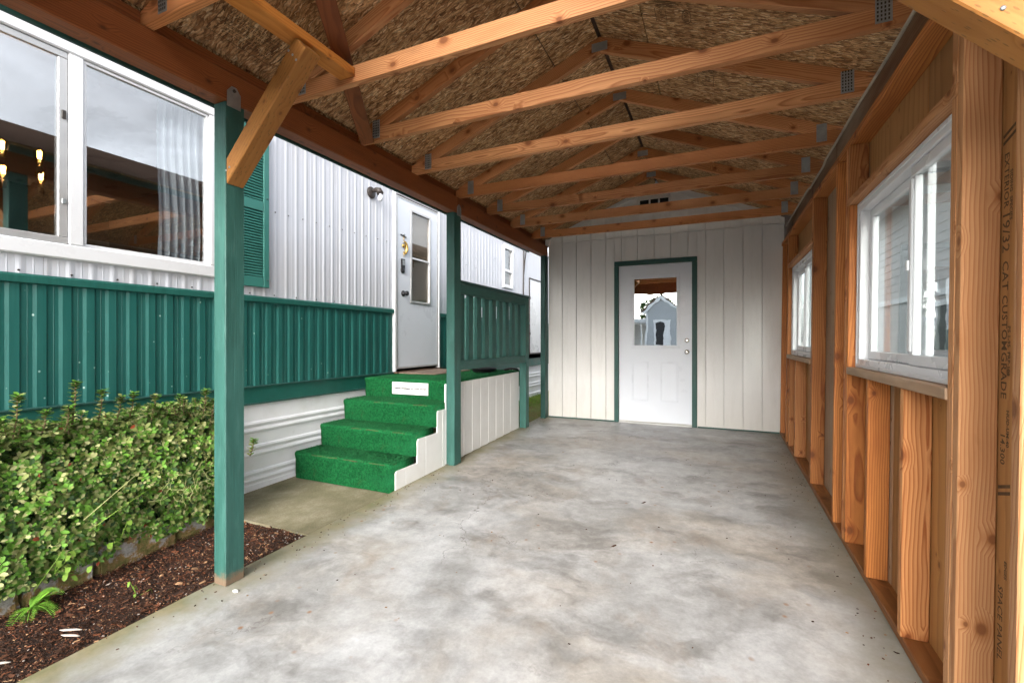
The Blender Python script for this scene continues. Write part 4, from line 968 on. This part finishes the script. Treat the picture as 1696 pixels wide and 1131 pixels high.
# ------------------------------------------------------------------ planting
def leafverts(base, d, up, L, W, curl):
    d = d.normalized(); s = d.cross(up).normalized(); n = s.cross(d)
    p = lambda t, w_, h: base+d*(L*t)+s*(W*w_)+n*h
    return [p(0, 0, 0), p(.45, .48, .12*W), p(.82, .42, .05*W-curl), p(1, 0, -curl*1.4), p(.82, -.42, .05*W-curl), p(.45, -.48, .12*W), p(.5, 0, -.06*W)]
LF = [[0, 6, 1], [1, 6, 3, 2], [0, 5, 6], [5, 4, 3, 6]]
def shrub(name, labelt, y0, y1, seed, front, height, shoots, n_out, group):
    rr = random.Random(seed)
    t = thing(name, labelt, 'shrub', (-3.12, (y0+y1)/2, .1), group)
    V, Fc, I = [], [], []
    def leaf(base, d, up, L, W, mi):
        n = len(V); V.extend(leafverts(base, d, up, L, W, .12*L)); Fc.extend([[n+q for q in g] for g in LF]); I.extend([mi]*4)
    def rosette(c, ax, size, mats, nl=None):
        ax = ax.normalized(); a0 = ax.orthogonal().normalized(); b0 = ax.cross(a0)
        for k in range(nl or rr.randint(6, 9)):
            a = k*2.4+rr.uniform(-.3, .3); o = rr.uniform(.25, 1.0)
            d = a0*math.cos(a)+b0*math.sin(a)+ax*o
            leaf(c-ax*.012*k/6, d, ax, size*rr.uniform(.75, 1.15), size*rr.uniform(.46, .58), rr.choices(range(6), mats)[0])
    def xf(y, z):
        b_ = .10*mnoise.noise(Vector((y*2.3, z*2.8, seed)))+.06*mnoise.noise(Vector((y*6, z*6, seed)))
        e = max(0, (y-(y1-.22))/.22); e2 = max(0, (z-(height-.34))/.34); e3 = max(0, (.34-z)/.22)
        return front+b_-.20*e*e-.20*e2*e2-.015*e3*e3
    def topz(y): return height+.075*mnoise.noise(Vector((y*3.3, 1.7, seed)))+.03*mnoise.noise(Vector((y*9, 4.7, seed)))
    for _ in range(n_out):
        y = rr.uniform(y0, y1); dep = rr.random()**1.7*.20
        if rr.random() < .68:
            z = rr.uniform(.10, topz(y)); x = xf(y, z)-dep; ax = Vector((1, rr.uniform(-.7, .5), rr.uniform(-.1, 1.0)))
        else:
            z = topz(y)-dep*.8; x = rr.uniform(-3.38, xf(y, z)); ax = Vector((rr.uniform(-.1, .6), rr.uniform(-.4, .4), 1))
        if x < -3.385: continue
        hgt = (z-.1)/(height-.1)
        if dep > .08: mats = (3, 1, .1, 1, 5, .1)
        elif hgt > .72: mats = (2.4, 3.5, 1.9, 2.2, .6, .03)
        else: mats = (3.2, 2.6, 1.3, 2.2, 1.6, .07)
        rosette(Vector((x, y, z)), ax, rr.uniform(.019, .039), mats)
    for (x, y, z0, z1) in shoots:
        p0 = Vector((x-.02, y-.01, z0)); p1 = Vector((x, y, z1)); tube('shoot', [p0, (p0+p1)/2+Vector((.006, .004, 0)), p1], [.0035, .003, .0025], M['bark'], t, 5)
        n = int((z1-z0)/.020)
        for k in range(n):
            c = p0.lerp(p1, k/n)
            for q in range(4):
                a = q*1.6+k*1.1; leaf(c, Vector((math.cos(a), math.sin(a), .8)), Vector((0, 0, 1)), .034, .019, rr.choices(range(6), (1.2, 3, 2.4, 1.6, .1, 0))[0])
        rosette(p1, Vector((.1, 0, 1)), .034, (2, .6, .6, 5, .1, 0), 14); rosette(p1-Vector((0, 0, .018)), Vector((.1, 0, 1)), .03, (2, 1.5, 1.5, 3, .1, 0), 9)
    for k in range(70):
        y = rr.uniform(y0+.9, y1-.05); tz = topz(y)
        if k % 2: z = tz-.03; x = rr.uniform(-3.3, -3.02); d = Vector((rr.uniform(-.1, .5), rr.uniform(-.4, .4), 1)); L_ = rr.uniform(.04, .10)
        else: z = rr.uniform(.25, tz-.05); x = xf(y, z)-.02; d = Vector((1, rr.uniform(-.6, .6), rr.uniform(.2, 1.2))); L_ = rr.uniform(.03, .075)
        d.normalize(); p0 = Vector((x, y, z)); p1 = p0+d*L_; tube('shoot', [p0, p1], [.0028, .002], M['bark'], t, 4)
        for q in range(int(L_/.012)):
            c = p0.lerp(p1, (q+.5)/int(L_/.012)); a = q*2.4; o1 = d.orthogonal().normalized(); o2 = d.cross(o1)
            for w_ in (0, math.pi): leaf(c, o1*math.cos(a+w_)+o2*math.sin(a+w_)+d*.9, d, .030, .017, rr.choices(range(6), (1.5, 3, 1.6, 2.2, .1, .05))[0])
        rosette(p1, d, .030, (2, 1, .8, 4, .1, 0), 10)
    for k in range(9):
        y = y0+(k+.5)*(y1-y0)/9; tube('stem', [(-3.20, y, .08), (-3.15+rr.uniform(-.05, .05), y+rr.uniform(-.05, .05), .4), (-3.12, y+rr.uniform(-.1, .1), height-.12)], [.012, .009, .004], M['bark'], t, 6)
    cr = obj('foliage', mesh('foliage', V, Fc, LEAF, True, I), t); tag(cr, kind='stuff')
    return t
shrub('shrub', 'dense small-leaved evergreen hedge shrub growing along the home skirting behind the edging stones', -.5, 2.10, 11, -2.95, .80,
      [(-3.02, 1.02, .78, .985), (-3.02, 1.235, .80, 1.03), (-3.04, 1.355, .80, .975), (-3.02, 1.12, .78, .90), (-3.0, 1.20, .78, .91), (-3.06, 1.45, .80, .93), (-3.08, 1.52, .8, .94), (-3.05, 1.62, .80, .92), (-3.0, 1.88, .74, .93), (-3.0, 1.93, .70, .86), (-3.05, 1.76, .78, .90), (-2.98, 2.02, .68, .90), (-3.02, .96, .76, .88), (-2.93, 2.16, .45, .56)], 9800, None)
# edging stones
ys = [.30, .66, 1.02, 1.30, 1.72, 2.085]
names = ['far left edging stone half under the fern', 'rusty edging stone behind the fern', 'short rust-stained edging stone between fern and grey stone', 'pale grey edging stone with bare face below the hedge', 'mossy brown edging stone nearest the green post']
for i in range(5):
    a, c = ys[i], ys[i+1]; x0 = -2.965-.085*max(0, (a-1.1)); x1 = -2.965-.085*max(0, (c-1.1)); h = .125+.02*rnd.uniform(-1, 1)
    bm = bmesh.new(); bmesh.ops.create_cube(bm, size=1, matrix=Matrix.Diagonal((.12, c-a-.012, h+.05, 1)))
    bmesh.ops.bevel(bm, geom=bm.edges[:], offset=.014, segments=2, affect='EDGES'); bmesh.ops.subdivide_edges(bm, edges=bm.edges[:], cuts=3, use_grid_fill=True)
    for q in bm.verts:
        d = mnoise.noise_vector((q.co+Vector((i*3, 0, 0)))*14); e = mnoise.noise_vector((q.co+Vector((i*5, 2, 0)))*45); q.co += d*.016+e*.006
    me = bpy.data.meshes.new('edging_stone'); bm.to_mesh(me); bm.free(); me.materials.append(M['stone'])
    o = obj('edging_stone', me, None, Matrix.Translation(((x0+x1)/2-.06, (a+c)/2, fl((a+c)/2)-.03+h/2-.02)) @ Matrix.Rotation(math.atan2(x0-x1, c-a), 4, 'Z'))
    tag(o, names[i], 'stone', 'edging stones of the planting bed')
# bark chips over the bed
V, Fc, I = [], [], []
rr = random.Random(21)
def chip(x, y, z, L, W, T, mi, tilt=.5):
    a = rr.gauss(.5, .9); q = Matrix.Rotation(a, 3, 'Z') @ Matrix.Rotation(rr.uniform(-tilt, tilt), 3, 'Y') @ Matrix.Rotation(rr.uniform(-tilt, tilt), 3, 'X'); n = len(V)
    for sx, sy in ((-1, -1), (1, -.6), (.8, 1), (-.8, .7)): V.append(Vector((x, y, z))+q @ Vector((sx*L/2, sy*W/2, T)))
    for sx, sy in ((-1, -1), (1, -.6), (.8, 1), (-.8, .7)): V.append(Vector((x, y, z))+q @ Vector((sx*L/2, sy*W/2, -T)))
    for g in ([0, 1, 2, 3], [0, 4, 5, 1], [1, 5, 6, 2], [2, 6, 7, 3], [3, 7, 4, 0]): Fc.append([n+k for k in g]); I.append(mi)
for _ in range(15000):
    y = rr.uniform(-.2, 2.08); x = rr.uniform(-2.98-.085*max(0, y-1.1), -2.31); big = rr.random()
    near = (-2.3-x)/.7; wts = (5, 4, .8+2.2*(near > .6), .8, .2)
    mi = rr.choices(range(5), wts)[0]
    L = rr.uniform(.004, .010) if big < .90 else rr.uniform(.012, .034)
    chip(x, y, fl(y)-.030+rr.uniform(0, .010)+.012*mnoise.noise(Vector((x*3, y*3, 0))), L, L*rr.uniform(.22, .6), .0012, mi)
tag(obj('bark_chips', mesh('bark_chips', V, Fc, CHIP, False, I)), 'reddish brown bark chips scattered over the planting bed', 'bark chips', kind='stuff')
# pale broken sticks and a shell-like scrap
for (x, y, l, a, lab) in ((-2.52, 1.015, .085, -.55, 'upper pale wood splinter lying on the bark near the slab edge'), (-2.475, .995, .075, -.68, 'lower pale wood splinter lying at the slab edge'), (-2.52, .80, .07, -.35, 'pale splinter lying nearest the bottom left corner')):
    pts = [(-l/2, -.003), (-l*.2, -.005), (l*.25, -.005), (l/2, .001), (l*.3, .002), (-l*.3, .003)]
    o = prism('wood_splinter', pts, 'z', 0, .006, leafmat('bleached_wood', (.40, .36, .32)), None, None, .001)
    mw = Matrix.Translation((x, y, fl(y)-.012)) @ Matrix.Rotation(a+1.2, 4, 'Z') @ Matrix.Rotation(.08, 4, 'Y'); o.matrix_basis = mw; MW[o] = mw
    tag(o, lab, 'wood splinter', 'pale splinters on the bark')
for (x, y, lab) in ((-2.42, 1.70, 'small white pebble on the bark just right of the green post'), (-2.12, 1.47, 'tiny white pebble on the concrete in front of the green post')):
    bm = bmesh.new(); bmesh.ops.create_icosphere(bm, subdivisions=2, radius=1)
    for q in bm.verts: q.co = Vector((q.co.x*.017, q.co.y*.010, q.co.z*.006))+mnoise.noise_vector(q.co*1.5)*.002
    me = bpy.data.meshes.new('pebble'); bm.to_mesh(me); bm.free(); me.materials.append(M['paper']); tag(obj('pebble', me, None, Matrix.Translation((x, y, fl(y)+(.004 if x > -2.3 else -.012)))), lab, 'pebble')
# pebbles in the bed corner
V, Fc = [], []
for _ in range(40):
    x = rr.uniform(-2.62, -2.33); y = rr.uniform(1.95, 2.09); r_ = rr.uniform(.004, .009); n = len(V)
    if x < -2.45 and rr.random() < .6: continue
    for d in ((1, 0, 0), (-1, 0, 0), (0, 1, 0), (0, -1, 0), (0, 0, 1), (0, 0, -1)): V.append((x+d[0]*r_, y+d[1]*r_*.8, fl(y)-.022+d[2]*r_*.6))
    Fc += [[n+a for a in g] for g in ((0, 2, 4), (2, 1, 4), (1, 3, 4), (3, 0, 4), (2, 0, 5), (1, 2, 5), (3, 1, 5), (0, 3, 5))]
tag(obj('gravel', mesh('gravel', V, Fc, M['groundm'], True)), 'loose grey gravel in the bed corner beside the path', 'gravel', kind='stuff')
# fern
fn = thing('fern', 'bright green fern growing out of the bed at the left picture edge', 'fern', (-2.86, 1.0, .02))
for (a, L, el, tw) in ((.2, .15, .5, 0), (.9, .17, .9, .2), (-.5, .13, .3, .1), (1.5, .16, 1.0, 0), (-1.1, .12, .4, 0), (2.2, .12, .7, 0), (.55, .13, .3, 0)):
    V, Fc = [], []; d = Vector((math.cos(a)*math.cos(el), math.sin(a)*math.cos(el), math.sin(el))); p = Vector((-2.88, 1.02, .02)); s = Vector((-math.sin(a), math.cos(a), 0)); n_ = 20
    spine = []
    for k in range(n_+1):
        t_ = k/n_; c = p+d*(L*t_)+Vector((0, 0, -.10*t_*t_)); spine.append(c); w_ = .040*math.sin(math.pi*(.10+.88*t_))**.8*(1-.35*t_)
        for sg_ in (-1, 1):
            b0 = len(V); tip = c+s*sg_*w_+d*.012+Vector((0, 0, .004)); m1 = c+s*sg_*w_*.5+d*.0095; m2 = c+s*sg_*w_*.5-d*.001
            V += [c, m1, tip, m2]; Fc.append([b0, b0+1, b0+2, b0+3])
    fo = obj('frond', mesh('frond', [q-p for q in V], Fc, FERN), fn, Matrix.Translation(p)); tube('frond_stem', spine, .0015, FERN, fo, 4)
# broad-leaved weeds among the hedge
def weed(x, y, z, lab, n, L, seed):
    rr2 = random.Random(seed); t = thing('leafy_weed', lab, 'weed', (x, y, z))
    for k in range(n):
        a = rr2.uniform(-1.2, 1.2); b_ = Vector((x, y, z)); e = b_+Vector((rr2.uniform(0, .05), rr2.uniform(-.06, .06), rr2.uniform(.01, .10)))
        tube('stem', [b_, e], .0015, WEED, t, 4)
        v = leafverts(Vector(), Vector((math.cos(a), math.sin(a), rr2.uniform(-.4, .2))), Vector((0, 0, 1)), L*rr2.uniform(.7, 1.1), L*.62, .015); obj('leaf', mesh('leaf', v, LF, WEED, True), t, Matrix.Translation(e))
weed(-2.90, 1.20, .09, 'broad-leaved weed sprouting from the joint beside the fern', 5, .036, 1)
weed(-2.88, 1.36, .19, 'yellow green weed hanging out of the hedge above the grey stone', 4, .040, 2)
weed(-2.88, 1.10, .14, 'pale leafed weed sprouting at the hedge foot above the fern', 4, .036, 5)
weed(-2.60, 1.30, -.01, 'tiny yellow green seedling standing alone on the bark', 4, .018, 4)
# dry tangled vine hanging in the hedge
dv = thing('dry_vine', 'pale dry tangled vine hanging on the hedge face left of the green post', 'vine', (-2.87, 1.72, .42))
rv = random.Random(5)
for k in range(26):
    p = Vector((-2.86+rv.uniform(-.02, .02), rv.uniform(1.58, 1.80), .40+rv.uniform(-.05, .07))); pts = [p]
    d = Vector((rv.uniform(-.2, .3), rv.uniform(-1, 1), rv.uniform(-.6, .5)))
    for q in range(6): d = (d+Vector((rv.uniform(-.5, .5), rv.uniform(-.8, .8), rv.uniform(-.8, .6)))).normalized(); p = p+d*.018; pts.append(p)
    tube('tendril', pts, .0011, LEAF[2], dv, 4)
for k, (ya, za, yb_, zb_) in enumerate(((1.20, .36, 1.52, .58), (1.22, .30, 1.60, .47), (1.02, .10, 1.17, .30))):
    tube('tendril', [(-2.86, ya, za), (-2.84, (ya+yb_)/2, (za+zb_)/2+.02), (-2.88, yb_, zb_)], .002, WEED if k else LEAF[2], dv, 4)
# grass and moss beyond the porch
V, Fc = [], []
for _ in range(16000):
    y = rr.uniform(6.3, 11.5); x = rr.uniform(-3.42, -2.31) if y < 9 else rr.uniform(-3.42, -2.31)
    if y < 7.3 and rr.random() < .85: continue
    h = rr.uniform(.02, .075)*(1 if y > 7.6 else .5); a = rr.uniform(0, 6.3); w_ = .004; z = .085+.006*(y-5); n = len(V)
    V += [(x-w_*math.cos(a), y-w_*math.sin(a), z-.01), (x+w_*math.cos(a), y+w_*math.sin(a), z-.01), (x+rr.uniform(-.03, .03), y+rr.uniform(-.03, .03), z+h)]; Fc.append([n, n+1, n+2])
tag(obj('grass', mesh('grass', V, Fc, M['grass'])), 'short green grass beside the home beyond the porch', 'grass', kind='stuff')
# loose grit and bark crumbs on the slab
V, Fc, I = [], [], []
for _ in range(420):
    y = rr.uniform(1.0, 6.1); k = rr.random()
    x = -2.29+abs(rr.gauss(0, .10)) if k < .45 else (.64-abs(rr.gauss(0, .07)) if k < .75 else rr.uniform(-2.2, .6))
    if k < .45 and 3.55 < y < 5.5: continue
    L = rr.uniform(.004, .011); chip(x, y, fl(y)+.0022, L, L*.6, .001, rr.choices(range(5), (3, 4, 1, 2, 1))[0], .15)
tag(obj('grit', mesh('grit', V, Fc, CHIP, False, I)), 'brown crumbs of bark and grit scattered on the concrete', 'grit', kind='stuff')
# leaf litter on the slab
for i, (x, y, lab) in enumerate(((-.56, 2.62, 'small dark dry leaf on the middle of the concrete'), (-.50, 3.35, 'curled dark leaf on the concrete farther back toward the shed'))):
    v = leafverts(Vector((0, 0, .003)), Vector((1, .3, .1)), Vector((0, 0, 1)), .035, .02, -.006)
    tag(obj('dry_leaf', mesh('dry_leaf', v, LF, CHIP[1]), None, Matrix.Translation((x, y, fl(y)))), lab, 'leaf')

# ------------------------------------------------------------------ beyond the right wall: the neighbour's house
nh = thing('neighbour_house', 'grey lap-sided neighbouring house seen through the carport windows', 'house', (2.7, 6.0, -.2))
v, f = [], []
nb = 29
for k in range(nb):
    z = -.2+k*.125; n = len(v)
    v += [(2.70-.007, 1.2, z), (2.70-.007, 16, z), (2.70, 16, z+.125), (2.70, 1.2, z+.125), (2.70, 1.2, z), (2.70, 16, z)]
    f += [[n, n+3, n+2, n+1], [n, n+1, n+5, n+4]]
tag(obj('lap_siding', mesh('lap_siding', v, f, M['lap']), nh), kind='stuff')
box('eave', 2.30, 2.76, 1.1, 16, 3.43, 3.48, M['vinyl'], nh, .003, 'y'); box('fascia', 2.28, 2.299, 1.1, 16, 3.36, 3.52, M['vinyl'], nh, .003, 'y')
prism('roof', [(2.30, 3.49), (6.0, 4.7), (6.0, 4.76), (2.30, 3.55)], 'y', 1.1, 16, M['shingle'], nh, (0, 1, 0))
box('belt_trim', 2.672, 2.686, 1.2, 16, 1.84, 1.93, M['vinyl'], nh, .002, 'y')
for y in (7.4, 11.0):
    wn_ = joined('window', [(2.66, 2.685, y, y+1.1, .95, 1.03), (2.66, 2.685, y, y+1.1, 1.70, 1.78), (2.66, 2.685, y, y+.08, 1.03, 1.70), (2.66, 2.685, y+1.02, y+1.1, 1.03, 1.70)], M['vinyl'], nh, (2.67, y, 1), .004)
    joined('window_pane', [(2.674, 2.678, y+.08, y+1.02, 1.03, 1.70)], M['black'], wn_, (2.67, y, 1))
joined('back_wall', [(2.71, 6.0, 1.2, 16, -.2, 3.43)], M['lap'], nh, (4.5, 8, 0))
# ------------------------------------------------------------------ across the lane (seen only in the reflections)
gh = thing('small_house', 'small pale grey gabled house with white trim across the lane behind', 'house', (-2.7, -12.5, -.2))
prism('wall', [(-3.35, -.2), (-1.75, -.2), (-1.75, 2.75), (-2.65, 3.30), (-3.35, 2.75)], 'y', -15, -12, M['lapblue'], gh, (0, 0, 1))
for s, xe_ in ((-1, -3.55), (1, -1.6)):
    prism('rake', [(-2.65, 3.50), (-2.65, 3.34), (xe_, 2.55), (xe_, 2.71)], 'y', -12.0, -11.9, M['vinyl'], gh, (1, 0, 0)); prism('roof', [(-2.65, 3.56), (-2.65, 3.505), (xe_-.05*(-s), 2.70), (xe_-.05*(-s), 2.76)], 'y', -15, -11.9, M['shingle'], gh, (1, 0, 0))
joined('window_trim', [(-2.95, -2.86, -11.999, -11.96, .9, 2.25), (-2.26, -2.17, -11.999, -11.96, .9, 2.25), (-2.86, -2.26, -11.999, -11.96, 2.14, 2.25), (-2.86, -2.26, -11.999, -11.96, .9, 1.0), (-2.50, -2.26, -11.999, -11.97, 1.0, 2.14)], M['vinyl'], gh, (-2.6, -12, 1))
joined('window_pane', [(-2.86, -2.50, -11.998, -11.98, 1.0, 2.14)], M['black'], gh, (-2.6, -12, 1))
for x in (-3.36, -1.74): box('corner_trim', x-.05, x+.05, -12.0, -11.95, -.2, 2.7, M['vinyl'], gh, .004, 'z')
cn = thing('metal_canopy', 'white metal vehicle canopy across the lane behind', 'canopy', (-5.5, -15, -.2))
box('canopy_roof', -8.5, -3.7, -18, -14, 2.2, 2.45, M['vinyl'], cn, .02)
for x in (-8.4, -6.2, -4.0): box('post', x-.04, x+.04, -14.2, -14.1, -.2, 2.19, M['vinyl'], cn, .004, 'z')
box('back_wall', -8.5, -3.7, -18.1, -18.0, -.2, 2.2, M['lap'], cn, .004)
def tree(x, y, h, lab, seed):
    rr2 = random.Random(seed); t = thing('tree', lab, 'tree', (x, y, -.2), 'trees across the lane')
    tube('trunk', [(x, y, -.2), (x+.1, y, h*.4), (x, y+.1, h*.8)], [.22, .15, .05], M['bark'], t, 8)
    V, Fc, I = [], [], []
    for _ in range(2600):
        u = Vector((rr2.gauss(0, 1), rr2.gauss(0, 1), rr2.gauss(0, 1))).normalized()*rr2.random()**.4
        c = Vector((x+u.x*h*.33, y+u.y*h*.33, h*.62+u.z*h*.38)); c += mnoise.noise_vector(c*.8)*.5
        d = Vector((rr2.uniform(-1, 1), rr2.uniform(-1, 1), rr2.uniform(-.6, .6))); n = len(V); V.extend(leafverts(c, d, Vector((0, 0, 1)), .30, .18, .03)); Fc.extend([[n+q for q in g] for g in LF]); I.extend([rr2.choice((0, 4, 0, 1))]*4)
    tag(obj('crown', mesh('crown', V, Fc, LEAF, True, I), t), kind='stuff')
tree(-7.5, -21, 5.5, 'green tree rising left behind the white canopy', 1); tree(-4.2, -24, 4.6, 'lower green tree behind the small grey house', 2); tree(2.5, -22, 6.5, 'tall green tree across the lane on the other side', 3)
